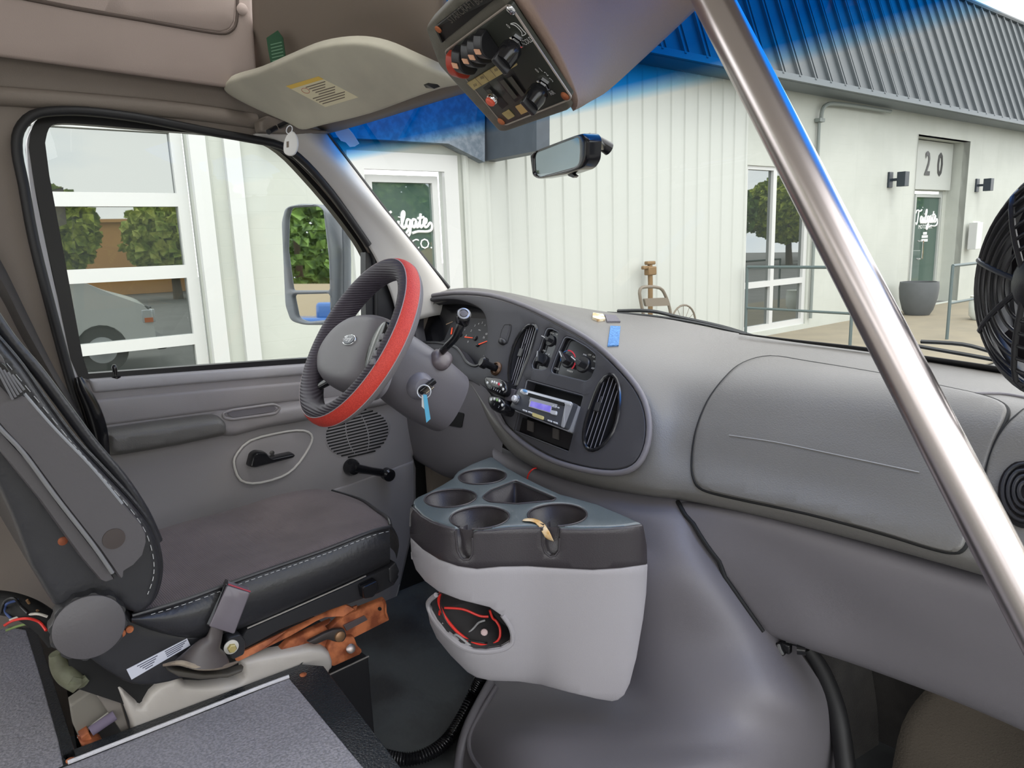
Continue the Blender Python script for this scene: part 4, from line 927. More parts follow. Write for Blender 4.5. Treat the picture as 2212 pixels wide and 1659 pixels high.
kc0, kn = PF(1116,863); b = MB(); b.lathe(kc0, kn, [(.011,0),(.011,.003),(.009,.005)], 24); vk = b.build('volume_ring', mat('ring_grey', (110,112,118), .3, .5), rd)
b = MB(); b.lathe(kc0+kn*.004, kn, [(.0075,0),(.0072,.006),(.005,.008)], 24); b.build('volume_knob', SILL, vk)
rp(ell(1135,845,4.5,3.4,20,16), mat('blue_sticker', (120,170,220), .5), 'blue_dot', .004)
# ---- two black key-pad pods left of the stereo ----
def pod_(out, keys, lab_, lb_):
    t = thing('keypad', lab_, 'keypad', PB(sum(p[0] for p in out)/len(out), max(p[1] for p in out))[0], 'black keypads left of the stereo')
    S = PB.off(.034); bb = MB(); bb.plate(smooth2(out, 4), S, h=.008, sink=.04, r=4); bb.build('pad_body', GLOSSB, t)
    for x, y, m in keys: bb = MB(); bb.plate(ell(x, y, 2.1, 3.3, 10, 12), S.off(.008), h=.002, sink=.001, r=1); bb.build('key', m, t)
    for i, (x, y) in enumerate(lb_): text_mesh('12345678'[i], S.off(.0085)(x, y)[0], kx, ky, .007, 'key_numeral', WHITE, t)
KW = mat('key_white', (220,220,215), .5); KR = mat('key_red', (226,60,80), .5); KG = mat('key_green', (150,190,120), .5)
pod_([(1056,814),(1075,817),(1091,823),(1097,832),(1097,847),(1089,855),(1074,851),(1060,846),(1051,834),(1049,820)], [(1053,827,KW),(1063,825,KW),(1068,826,KW),(1073,828,KW),(1078,830,KR),(1082,832,KW),(1087,841,KW)], 'upper black keypad with a red key, left of the stereo', [(1062,838),(1067,840),(1071,842),(1075,844),(1080,846)])
pod_([(1063,856),(1080,858),(1089,863),(1094,874),(1091,888),(1082,893),(1066,886),(1058,873),(1058,862)], [(1061,863,KW),(1068,862,KW),(1074,864,KG),(1079,866,KW),(1085,875,KW)], 'lower black keypad with four keys, below the red-keyed one', [(1068,874),(1078,879)])
b = MB(); b.plate([(1096,838),(1116,842),(1108,868),(1092,866)], PB.off(.02), h=.004, sink=.02); tag(b.build('keypad_bracket', mat('bracket_grey', (84,80,84), .5), bev=.002), 'dark bracket joining the keypads to the stereo', 'bracket')
# lighter plug
lt = thing('lighter_plug', 'black accessory plug in the dash socket above the keypads', 'plug', PB(1072,797)[0])
a_ = PB.off(.005)(1073,797)[0]; 
b = MB(); b.lathe(a_, PB.n, [(.017,0),(.017,.004),(.013,.008),(.013,.003)], 24); b.build('socket_ring', mat('bronze_ring', (96,72,54), .4, .5), lt)
b = MB(); b.lathe(a_, PB.n+Vector((-.25,-.1,.1)), [(.0085,0),(.0085,.03),(.014,.033),(.014,.043),(.010,.047)], 24); b.build('plug_body', GLOSSB, lt)
# =================== STEERING ===================
WC = W(775, 736, X=-.45)+Vector((0,0,0)); AX = Vector((-.13,-.82,.56)).normalized()        # wheel faces the driver
WU = (ZV-AX*ZV.dot(AX)).normalized(); WR = WU.cross(AX).normalized()
sw_ = thing('steering_wheel', 'steering wheel in a black and red mesh cover', 'steering wheel', WC)
RR, rr_ = .170, .0215
def rim(a0, a1, m, name, r=rr_, n=5):
    vs = []; M_ = 72
    bb = MB(); rows = []
    for i in range(M_):
        t = 2*math.pi*i/M_; rd_ = WR*math.cos(t)+WU*math.sin(t)
        rows.append([WC+rd_*RR+(rd_*math.cos(p)*1.0+AX*math.sin(p)*1.18)*r for p in [math.radians(a0+(a1-a0)*k/(n-1)) for k in range(n)]])
    rows.append(rows[0]); bb.grid(rows); return bb.build(name, m, sw_, ang=80)
MESHB = mat('black_mesh_cover', (66,60,70), .6, wave=(60,'Z',.9), bump=0)
MESHR = mat('red_mesh_cover', (222,76,62), .55, bump=1.2, bscale=420, rgb2=(205,62,52), vscale=500)
MESHG = mat('grey_mesh_edge', (120,116,118), .7, bump=.8, bscale=400)
rim(-16, 52, MESHR, 'red_rim_band', .0225, 11); rim(52, 250, MESHB, 'black_rim_band', .0220, 17); rim(-66, -16, MESHG, 'grey_rim_band', .0225, 7); rim(-112, -64, MESHG, 'rear_rim_band', .0220, 7)
rim(0, 360, MESHB, 'rim_core', .0195, 16)
for a_ in (52, -16):
    bb = MB(); bb.tube([WC+(WR*math.cos(t)+WU*math.sin(t))*(RR+math.cos(math.radians(a_))*.0226)+AX*math.sin(math.radians(a_))*1.18*.0226 for t in [2*math.pi*i/72 for i in range(72)]], .0009, 5, closed=True); bb.build('rim_stitching', mat('pale_thread', (170,160,165), .7), sw_)
HP = PlaneS(WC-AX*.012, AX)
hub = smooth2([(700,800),(702,772),(716,742),(742,712),(775,692),(812,686),(838,690),(852,702),(842,740),(824,790),(808,830),(785,850),(752,850),(722,838),(705,820)], 5)
b = MB(); b.plate(hub, HP, h=.038, sink=.03, r=26, n_in=6, step=12); b.build('airbag_pad', DGREY, sw_)
# spokes
HC = WC-AX*.02
def spoke(t0, wdt, m=BLACK):
    d = WR*math.cos(t0)+WU*math.sin(t0); bb = MB(); bb.tube([HC+d*.05, HC+d*.11+AX*.004, WC+d*(RR-.006)], [wdt, wdt*.8, wdt*.6], 12, sm=5, flat=.45, up=d.cross(AX)); return bb.build('spoke', m, sw_)
spoke(math.radians(180), .034, DGREY); spoke(math.radians(0), .034, DGREY); spoke(math.radians(232), .020, GLOSSB); spoke(math.radians(308), .020, GLOSSB)
HF = PlaneS(WC+AX*.0262, AX)
b = MB(); b.plate(smooth2([(848,702),(838,700),(822,716),(806,748),(797,785),(799,806),(808,800),(822,770),(840,728)], 4), HP.off(.024), h=.012, sink=.004, r=3); cs = b.build('cruise_switch', GLOSSB, sw_)
for x, y in ((826,728),(818,746),(811,764),(806,782)): b = MB(); b.plate(rc([(x-4,y-6),(x+6,y-8),(x+3,y+6),(x-7,y+7)], 2), HP.off(.036), h=.002, sink=.001, r=1); b.build('switch_button', DGREY, cs)
ec = HF(754,734)[0]; b = MB(); el = ell(754,734,14.5,9.8,-22,28); b.plate(el, HF, h=.0025, sink=.003, r=2); em = b.build('emblem', mat('emblem_dark', (96,98,106), .3, .5), sw_)
b = MB(); b.tube([HF.off(.002)(*p)[0] for p in el], .0009, 6, closed=True); b.build('emblem_ring', CHROME, em)
ux_ = WR if (HF(770,727)[0]-HF(740,741)[0]).dot(WR) > 0 else -WR
text_mesh('Ford', ec+AX*.003, ux_, WU, .016, 'emblem_lettering', SILL, em, shear=.3)
ab = HF(736,787)[0]; text_mesh('AIRBAG', ab-AX*.001, ux_, WU, .006, 'airbag_lettering', mat('emboss_grey', (140,140,146), .5), sw_)
b = MB(); b.tube([HF.off(-.003)(*p)[0] for p in rc([(728,787),(744,781),(747,785),(745,791),(730,792)], 2)], .0005, 5, closed=True); b.build('airbag_outline', mat('emboss_grey2', (140,140,146), .5), sw_)
# column shroud
CA = -AX
sc_ = thing('steering_column', 'grey steering column shroud with ignition lock and gear stalk', 'column', WC+CA*.2)
b = MB(); prof = []
for t, rx, rz, dz in ((.03,.045,.05,0),(.045,.068,.066,-.002),(.08,.075,.072,-.006),(.13,.078,.076,-.012),(.19,.076,.078,-.018),(.25,.070,.072,-.022)):
    c = WC+CA*t+WU*dz; prof.append([c+WR*rx*math.copysign(abs(math.cos(a))**.75, math.cos(a))+WU*rz*math.copysign(abs(math.sin(a))**.75, math.sin(a)) for a in [2*math.pi*k/32 for k in range(32)]])
b.grid(prof, closed=True); CS = MeshS(b.v, b.f); b.v.append(WC+CA*.034); nf = len(b.v)-1; b.f += [(k, (k+1) % 32, nf) for k in range(32)]
b.build('shroud', mat('column_grey', (100,97,102), .4, bump=.2, bscale=700), sc_, ang=60)
# ignition lock
ig, ign = CS(908,834); ig0 = ig; b = MB(); b.lathe(ig-ign*.004, ign, [(.03,0),(.028,.010),(.021,.018),(.019,.02)], 28); b.build('ignition_lock', mat('ignition_grey', (120,118,126), .4), sc_)
igc = ig+ign*.018
ux2 = (CS(925,822)[0]-CS(900,842)[0]).normalized(); ux2 = (ux2-ign*ux2.dot(ign)).normalized(); uy2 = ign.cross(ux2)
b = MB(); b.box(igc+ign*.004+ux2*.006, (.042,.012,.010), (ux2, uy2, ign)); b.build('key_barrel', GLOSSB, sc_, bev=.003)
# gear stalk
bt_, btn = CS(956,776); bb = MB(); bb.plate(smooth2([(934,760),(950,755),(972,764),(976,778),(965,797),(950,801),(936,790),(932,775)], 4), CS, h=.014, sink=.004, r=10, step=8); st_b = bb.build('stalk_boot', mat('boot_mauve', (96,88,92), .4), sc_)
s0 = W(951,764,X=-.375); pts_ = [s0, W(966,748,X=-.34), W(984,728,X=-.32), W(993,708,X=-.31), W(1000,690,X=-.305)]
b = MB(); b.tube(pts_, [.0075,.0078,.008,.0085,.009], 14, sm=5); b.build('gear_stalk', GLOSSB, sc_)
kd = (CAM-pts_[-1]).normalized()*.75+Vector((.15,0,.55)); kd.normalize(); kc2 = pts_[-1]-kd*.008
b = MB(); b.lathe(kc2, kd, [(.010,-.006),(.0145,0),(.0155,.02),(.0155,.028),(.0125,.031)], 28); kn_ = b.build('stalk_knob', GLOSSB, sc_)
b = MB(); b.lathe(kc2+kd*.029, kd, [(.0128,0),(.0128,.0035),(.0095,.0045),(.009,.001)], 28); b.build('knob_ring', SIL, kn_)
b = MB(); b.lathe(kc2+kd*.029, kd, [(.0075,0),(.0075,.004),(.004,.0048)], 24); b.build('knob_button', DGREY, kn_)
# key, ring and tags
ky_ = thing('ignition_key', 'key with split ring and blue tag hanging from the ignition', 'key', igc+ign*.012)
kp = igc+ign*.014; b = MB(); b.box(kp+ign*.004, (.022,.003,.018), (ux2, uy2, ign)); b.build('key_head', mat('brass_key', (170,160,140), .3, 1), ky_, bev=.001)
rc_ = W(916,846,D=(kp-CAM).dot(CF)-.012); b = MB(); e1 = (CAM-rc_).normalized(); e2 = e1.orthogonal().normalized(); e3 = e1.cross(e2)
b.tube([rc_+(e2*math.cos(t)+e3*math.sin(t))*.0135 for t in [i*math.pi/12 for i in range(24)]], .0013, 6, closed=True); b.build('split_ring', SILL, ky_)
Dk = (rc_-CAM).dot(CF)-.003; PT = PlaneS(W(920,880,D=Dk), Vector((.8,-.6,.05)))
b = MB(); b.plate([(914,852),(922,853),(930,905),(921,913),(917,882)], PT, h=.0008, sink=.0008); b.build('blue_tag', mat('cyan_tag', (84,176,214), .45), ky_, smooth=False)
b = MB(); b.plate([(911,853),(917,856),(917,884),(911,878)], PT.off(-.003), h=.0006, sink=.0006); b.build('white_tag', WHITE, ky_, smooth=False)
# =================== ENGINE COVER, CUP CONSOLE ===================
ec_t = thing('engine_cover', 'large grey moulded engine cover sloping to the floor between the seats', 'engine cover', (0, .3, 0))
ey = lambda x, y, Y: W(x, y, Y=Y); ex = lambda x, y, X: W(x, y, X=X)
b = MB()
rowsE = [
 [ey(1072,960,.31), ey(1140,992,.305), ey(1240,1022,.30), ey(1370,1050,.30), ey(1470,1066,.31), ey(1530,1070,.34)],
 [ey(1064,975,.275), ey(1126,1012,.27), ey(1226,1052,.262), ey(1355,1088,.262), ey(1475,1100,.28), ey(1540,1120,.33)],
 [ey(1066,1010,.262), ey(1120,1050,.255), ey(1230,1094,.242), ey(1365,1120,.238), ey(1475,1150,.25), ey(1580,1190,.335)],
 [ey(1064,1150,.25), ey(1150,1170,.225), ey(1270,1200,.205), ey(1410,1230,.20), ey(1530,1250,.235), ey(1648,1290,.35)],
 [ey(1056,1330,.20), ey(1160,1350,.19), ey(1300,1370,.205), ey(1460,1380,.205), ey(1620,1390,.25), ey(1722,1400,.38)],
 [ey(1050,1480,.08), ey(1170,1500,.11), ey(1330,1510,.155), ey(1520,1510,.17), ey(1690,1510,.24), ey(1786,1500,.42)],
 [ey(1006,1590,-.03), ey(1150,1600,-.03), ey(1330,1610,.05), ey(1560,1600,.13), ey(1740,1590,.30), ey(1808,1590,.46)],
 [ey(984,1670,-.07), ey(1100,1700,-.10), ey(1330,1740,-.07), ey(1580,1700,.08), ey(1750,1690,.33), ey(1814,1680,.48)],
 [W(975,1780,Z=0), W(1080,1950,Z=0), W(1350,2000,Z=0), W(1620,1900,Z=0), W(1760,1800,Z=0), W(1822,1740,Z=0)]]
b.patch(rowsE, 6, 6); ES = MeshS(b.v, b.f)
gp_ = []
for p in smooth2([(1464,1084),(1480,1118),(1530,1195),(1600,1296),(1648,1364)], 4, False):
    a_ = min((ES(*p)[0], KS(*p)[0]), key=lambda q: (q-CAM).length); gp_.append(a_-(a_-CAM).normalized()*.001)
g2_ = MB(); g2_.tube(gp_, .0042, 8); g2_.build('panel_gap', DEEP, ds)
b.build('cover_shell', DGREY, ec_t, ang=70)
b = MB(); b.tube([ES(*p)[0]+ES(*p)[1]*.003 for p in ((1062,1478),(1035,1520),(1008,1565),(990,1600),(984,1640),(990,1700))], .011, 10, sm=4); b.tube([ES(*p)[0]+ES(*p)[1]*.001 for p in ((1072,1486),(1040,1540),(1016,1590),(1018,1630),(1040,1665),(1075,1700))], .005, 8, sm=4); b.build('base_rib', DGREY, ec_t)
# inner rear side of cover and right hand footwell
CARP = mat('charcoal_carpet', (50,48,46), .95, bump=1.5, bscale=300, rgb2=(38,36,35), vscale=12)
b = MB(); b.patch([[ey(1540,1120,.335), ey(1722,1400,.385), ey(1786,1500,.425), ey(1808,1590,.465), ey(1814,1680,.485), ey(1820,1740,.49)], [(.24,.61,.52), (.31,.61,.30), (.35,.61,.2), (.37,.61,.12), (.38,.61,.06), (.385,.61,0)]], 4, 4); b.build('cover_side', CARP, ec_t)
b = MB(); b.tube([W(1742,1398,Y=.40), W(1775,1450,Y=.42), W(1805,1530,Y=.43), W(1822,1620,Y=.42), W(1832,1720,Y=.40)], [.012,.016,.018,.018,.018], 12, sm=4); tag(b.build('drain_hose', RUBBER), 'black hose running down beside the engine cover under the dash', 'hose')
b = MB(); b.prism([(-.9,.62,0),(.9,.62,0),(.9,.66,0),(-.9,.66,0)], (0,0,.72)); tag(b.build('wall_firewall', CARP, smooth=False), None, None, kind='structure')
b = MB(); b.patch([[W(1920,1700,Y=.36), W(1950,1560,Y=.45), W(2010,1480,Y=.55), W(2080,1440,Y=.6)], [W(2150,1800,Y=.36), W(2150,1680,Y=.45), W(2180,1600,Y=.53), W(2220,1560,Y=.58)], [W(2500,1800,Y=.36), W(2500,1700,Y=.45), W(2500,1660,Y=.52), W(2500,1620,Y=.57)]], 4, 4)
tag(b.build('footwell_hump', mat('brown_black_carpet', (58,52,44), .95, bump=1.5, bscale=300), thick=.01), 'dark brown carpeted hump in the passenger footwell', 'footwell panel')
# latch hanging below knee panel
lt = thing('cover_latch', 'black spring latch at the upper right edge of the engine cover', 'latch', W(1700,1400,Y=.33))
b = MB(); b.tube([W(1678,1387,Y=.32), W(1682,1402,Y=.318), W(1690,1416,Y=.318)], .008, 12, flat=1.4); b.box(W(1697,1398,Y=.325), (.02,.012,.018)); b.build('latch_lever', GLOSSB, lt, bev=.003)
b = MB(); b.cyl(W(1722,1402,Y=.32), W(1740,1404,Y=.325), .009, 16); b.tube([W(1700,1384,Y=.33), W(1742,1394,Y=.335)], .006, 8); b.build('latch_roller', GLOSSB, lt)
# ---- cup console ----
CZ = .545
def CT(px, py): 
    d = ray(px, py); t = (CZ-CAM.z)/d.z; return CAM+d*t, ZV
cc = thing('cup_console', 'black-topped grey console with four cup holders and a wire-filled pocket', 'console', CT(1100,1100)[0]-Vector((0,0,.3)))
CONB = mat('console_black_plastic', (58,54,58), .33, bump=.35, bscale=500, coat=0)
SAT = GREYL
# holes
def cup_h(cx, cy, rad):
    c, _ = CT(cx, cy); return [proj(c+Vector((math.cos(a)*rad, math.sin(a)*rad, 0))) for a in [2*math.pi*i/40 for i in range(40)]], c
cups = [cup_h(1036,1121,.052), cup_h(1204,1115,.052), cup_h(973,1079,.0495), cup_h(1042,1032,.0495)]
tri = rc([(1113,1041),(1202,1080),(1194,1085),(1115,1092),(1055,1087),(1041,1078),(1060,1062)], 7)
top = [(1062,988),(1020,1004),(990,1020),(983,1028),(979,1035),(955,1050),(925,1066),(903,1076),(893,1084),(892,1092),(896,1101),(912,1116),(934,1129),(960,1138),(983,1145),(989,1150),(1022,1153),(1030,1148),(1060,1146),(1100,1142),(1140,1140),(1168,1140),(1174,1145),(1205,1146),(1212,1142),(1255,1144),(1310,1143),(1350,1140),(1386,1134),(1340,1113),(1290,1092),(1240,1078),(1210,1070),(1170,1052),(1130,1032),(1095,1012),(1076,998)]
# slots joining cups 1 and 2 to the front edge are cut from the outline
def slot(cup, xa, xb, ya, yb):
    pts = [p for p in cup if not (xa < p[0] < xb and p[1] > cup_c_y)]
    return pts
def arcfrom(out, pl, pr):
    iL = min(range(len(out)), key=lambda i: (out[i][0]-pl[0])**2+(out[i][1]-pl[1])**2); iR = min(range(len(out)), key=lambda i: (out[i][0]-pr[0])**2+(out[i][1]-pr[1])**2)
    n = len(out); f = [out[(iL+k) % n] for k in range(((iR-iL) % n)+1)]; g = [out[(iL-k) % n] for k in range(((iL-iR) % n)+1)]
    return f if len(f) > len(g) else g
i1 = top.index((989,1150)); top[i1:i1+2] = arcfrom(cups[0][0], (990,1145), (1021,1147))
i2 = top.index((1174,1145)); top[i2:i2+2] = arcfrom(cups[1][0], (1175,1142), (1205,1143))
top = [p if p != (1168,1140) else (1172,1140) for p in top]
b = MB(); hl = [c[0] for c in cups[2:]]+[tri]
b.plate(top, CT, h=.004, sink=.010, holes=hl, hsink=.006, r=3.5, step=26); ct_ = b.build('console_top', mat('black_plastic_painted_sheen', (84,94,98), .3, bump=.3, bscale=500, coat=.4), cc)  # black top coloured lighter blue-grey to stand in for window light reflected off it
for i, (out, c) in enumerate(cups):
    rad = .052 if i < 2 else .0495
    b = MB(); b.lathe(c+Vector((0,0,-.085)), ZV, [(.002,0),(rad*.88,0),(rad*.9,.01),(rad*.995,.086)], 40, capa=False, capb=False); b.build('cup_well', CONB, cc, thick=.0015, toff=1)
    b = MB(); b.tube([c+Vector((math.cos(a)*rad, math.sin(a)*rad, .003)) for a in [2*math.pi*k/40 for k in range(40)]], .0018, 8, closed=True) if i > 1 else b.tube([CT(*q)[0]+Vector((0,0,.003)) for q in arcfrom(out, ((990,1145),(1175,1142))[i], ((1021,1147),(1205,1143))[i])], .0018, 8); b.build('cup_rim', CONB, cc)
    if i < 2: b = MB(); b.lathe(c+Vector((0,0,-.084)), ZV, [(rad*.66,0),(rad*.66,.004),(rad*.6,.004)], 30, capa=False); b.build('cup_floor_ring', CONB, cc)
tp = [CT(*p)[0] for p in tri]; tb = [Vector((p.x, p.y, CZ-.09)) for p in tp]; cen = sum(tb, Vector())/len(tb); tb = [p.lerp(cen, .2) for p in tb]
b = MB(); b.grid([tp, tb], closed=True); b.add(tb, [tuple(range(len(tb)))]); b.build('storage_well', CONB, cc, thick=.0015, toff=1)
b = MB(); b.tube([p+Vector((0,0,.003)) for p in tp], .0018, 8, closed=True); b.build('well_rim', CONB, cc)
# curtain (front wall) : columns follow the top edge, drop and taper
colp = [(990,1021),(978,1034),(903,1076),(891,1086),(896,1102),(934,1130),(983,1146),(1060,1147),(1140,1141),(1212,1143),(1300,1144),(1387,1135),(1400,1120)]
ctop = [CT(*p)[0] for p in colp]
# extend last column back into the engine cover
back = Vector((.06,.22,0)); C0_ = ctop[5]+back
def lvl(z, k): return [Vector((p.x+(C0_.x-p.x)*k*(1.0 if i < 9 else .05), p.y+(C0_.y-p.y)*k*(1.0 if i < 9 else .45), z)) for i, p in enumerate(ctop)]
ctop[0] = ctop[0]+Vector((-.01,.03,0)); ctop[-1] = ctop[-1]+Vector((.03,.12,0))
lv = [lvl(CZ+.03, 0), lvl(CZ-.001, 0), lvl(CZ-.05, -.018), lvl(CZ-.10, -.02), lvl(CZ-.18, .012), lvl(CZ-.26, .085), lvl(CZ-.31, .19), lvl(CZ-.36, .34), lvl(CZ-.42, .6)]
cb = MB(); cb.patch(lv, 6, 6); CW = MeshS(cb.v, cb.f)
sl1 = [(985,1146),(1023,1150),(1021,1160),(1020,1198),(1014,1207),(1003,1208),(995,1202),(989,1188)]; sl2 = [(1171,1139),(1208,1142),(1209,1160),(1208,1188),(1200,1199),(1188,1201),(1178,1193),(1172,1176)]
bandp = [(886,1090),(893,1096),(912,1114),(934,1127),(960,1137),(984,1144)]+[(989,1188),(995,1202),(1003,1208),(1014,1207),(1020,1198),(1022,1150)]+[(1030,1146),(1060,1145),(1100,1141),(1140,1139),(1170,1139)]+[(1172,1176),(1178,1193),(1188,1201),(1200,1199),(1208,1188),(1209,1142)]+[(1255,1143),(1310,1142),(1350,1139),(1388,1133),(1396,1178),(1397,1218),(1340,1226),(1280,1230),(1200,1226),(1140,1222),(1080,1223),(1030,1228),(990,1222),(950,1208),(915,1186),(888,1160),(884,1120)]
b = MB(); b.plate(bandp, CW, h=.003, sink=.004, step=14, r=1.6, n_in=2); b.build('black_band', CONB, cc, ang=50)
for s_ in (sl1, sl2): b = MB(); b.tube([CW(*p)[0]+CW(*p)[1]*.002 for p in s_[2:]+s_[:1]], .0022, 8); b.build('slot_edge', CONB, cc)
for (out, c), s_ in zip(cups[:2], (sl1, sl2)):
    b = MB(); q0 = [CW(*p)[0] for p in s_[1:]+s_[:1]]; inn = [p+(c-Vector((p.x,p.y,c.z))).normalized()*.03 for p in q0]; b.grid([q0, inn]); b.build('slot_lining', CONB, cc, thick=.001)
shell = [(887,1160),(915,1186),(950,1208),(990,1222),(1030,1228),(1080,1223),(1140,1222),(1200,1226),(1280,1230),(1340,1226),(1398,1218),(1395,1280),(1388,1339),(1374,1420),(1360,1475),(1348,1500),(1335,1511),(1322,1514),(1290,1509),(1227,1494),(1170,1478),(1120,1471),(1060,1469),(1030,1462),(1010,1450),(975,1415),(945,1378),(930,1345),(922,1322),(923,1305),(940,1284),(950,1280)]
pk = [(950,1280),(995,1295),(1058,1311),(1082,1328),(1098,1350),(1104,1372),(1101,1386),(1082,1397),(1050,1402),(1025,1401),(995,1388),(965,1364),(945,1338),(934,1318),(932,1302),(944,1286)]
shell2 = shell[:-2]+[(930,1296),(944,1283),(950,1282),(995,1296)]+[(1058,1312),(1082,1329),(1098,1351),(1104,1373),(1101,1387),(1082,1398),(1050,1403),(1025,1402),(995,1389),(965,1365),(945,1339),(934,1318),(937,1308),(930,1300)]
shellA = shell[:28]+[(923,1305)]+[(934,1318),(945,1338),(965,1364),(995,1388),(1025,1401),(1050,1402),(1082,1397),(1101,1386),(1104,1372),(1098,1350),(1082,1328),(1058,1311),(995,1295),(949,1277),(920,1255),(900,1230),(890,1200)]
SH = mat('console_light_grey', (164,161,166), .42, bump=.2, bscale=700)
b = MB(); b.plate(shellA, CW, h=.003, sink=.004, step=18, r=2.5, n_in=2); b.build('console_shell', SH, cc, ang=60)
b = MB(); b.tube([CW(*p)[0]+CW(*p)[1]*.002 for p in ((944,1284),(930,1296),(927,1308),(936,1330),(955,1357),(985,1386),(1015,1402),(1050,1406),(1085,1401),(1104,1389),(1107,1372),(1101,1350),(1085,1327))], .0045, 8, sm=3); b.build('pocket_lip', SH, cc)
# pocket interior and end walls
pb_ = [CW(*p)[0] for p in pk]; inw = [(p.lerp(Vector((C0_.x, C0_.y, p.z)), .45)) for p in pb_]
b = MB(); b.grid([pb_, inw], closed=True); b.add(inw, [tuple(range(len(inw)))]); b.build('pocket_lining', mat('pocket_dark', (40,38,40), .7), cc, thick=.001)
b = MB(); sb_ = [CW(*p)[0] for p in ((1397,1218),(1388,1339),(1374,1420),(1350,1498))]; b.grid([sb_, [p+Vector((-.09,.12,0)) for p in sb_]]); b.build('side_wall', SH, cc, thick=.002)
REDW = mat('red_wire', (226,52,44), .4); GRYW = mat('grey_wire', (150,150,152), .45); BLKW = mat('black_wire', (30,30,32), .4)
def pwire(pts, r, m, lab_, nm='loose_wire', k=.10):
    q_ = []
    for i, p in enumerate(pts):
        kk = p[2] if len(p) > 2 else k
        s_, n_ = CW(p[0], p[1]); q_.append(s_+(s_-CAM).normalized()*kk)
    b = MB(); b.tube(q_, r, 8, sm=5); tag(b.build(nm, m), lab_, 'wire', 'wires in the console pocket')
pwire([(952,1278,.01),(948,1300,.015),(960,1330,.015),(985,1362,.014),(1012,1384,.012)], .0028, REDW, 'thick red wire arching down into the console pocket')
pwire([(960,1313,.03),(1000,1316,.05),(1035,1330,.05),(1055,1332,.05)], .0022, REDW, 'red wire crossing high inside the console pocket')
pwire([(1058,1318,.05),(1064,1335,.05),(1072,1342,.05),(1080,1358,.04),(1078,1380,.03),(1060,1393,.02),(1035,1391,.014),(1018,1385,.013)], .0022, REDW, 'red wire looping round the right end of the console pocket')
pwire([(950,1320,.02),(949,1335,.02),(956,1353,.02)], .0022, REDW, 'short red wire end hanging at the left of the console pocket')
pwire([(956,1282,.008),(952,1310,.010),(966,1345,.010),(1000,1378,.010),(1040,1388,.012),(1052,1389,.02)], .0015, BLKW, 'thin black wire beside the thick red one in the pocket')
pwire([(1005,1373,.03),(1022,1358,.05),(1034,1345,.05),(1048,1340,.05)], .0018, GRYW, 'grey wire curling across the pocket')
pwire([(979,1376,.004),(985,1371,.006),(1000,1381,.006),(1022,1400,.005)], .0022, GRYW, 'grey wire loop lying on the pocket lip')
p_, n_ = CW(1046,1366); p_ = p_+(p_-CAM).normalized()*.05; b = MB(); b.lathe(p_, -ray(1046,1366), [(.004,-.006),(.007,0),(.006,.004),(.002,.006)], 10); tag(b.build('wire_connector', mat('pink_white_plastic', (215,190,190), .5)), 'small pinkish white connector in the console pocket', 'connector')
# curled tape in second cup, red wire from dash seam
b = MB(); q_ = [CT(1126,1130)[0]+Vector((0,0,.006)), CT(1150,1130)[0]+Vector((0,0,.008)), CT(1172,1137)[0]+Vector((0,0,.006)), CT(1185,1152)[0]+Vector((0,0,-.012)), CW(1186,1172)[0]+Vector((0,.008,0))]
sd = [Vector((-.004,.007,0)), Vector((-.004,.007,0)), Vector((.001,.008,0)), Vector((.010,.002,0)), Vector((.006,0,0))]
b.grid([[p+s_ for p, s_ in zip(q_, sd)], [p-s_ for p, s_ in zip(q_, sd)]]); tag(b.build('peeling_tape', mat('cream_and_gold_tape', (226,206,172), .5, rgb2=(190,140,50), vscale=40), thick=.0008, sub=1), 'curling cream tape hanging over the notch of the front right cup holder', 'tape')
e1_ = ES(1137,1040)[0]; 
b = MB(); b.tube([W(1162,1010,Y=.27), W(1150,1014,Y=.255), W(1141,1026,Y=.25), W(1138,1042,Y=.25)], .0017, 8, sm=5); tag(b.build('red_wire_stub', REDW), 'short red wire poking from the gap below the dash bezel', 'wire')
# corrugated conduit on the floor
hp_ = smooth2([tuple(p) for p in (W(1040,1462,Z=.10), W(1022,1500,Z=.05), W(996,1552,Z=.022), W(968,1596,Z=.018), W(930,1626,Z=.018), W(880,1640,Z=.018), W(830,1632,Z=.018), W(780,1615,Z=.018))], 26, False)
b = MB(); b.tube(hp_, [.0125+.0018*math.cos(i*math.pi*.66) for i in range(len(hp_))], 12); tag(b.build('corrugated_conduit', GLOSSB, ang=80), 'black corrugated conduit curving across the cab floor', 'conduit')
b = MB(); q = W(1220,1668,Z=.30); b.tube([W(1100,1668,Z=.30), W(1210,1663,Z=.30), W(1330,1668,Z=.30)], .006, 10, sm=4); 
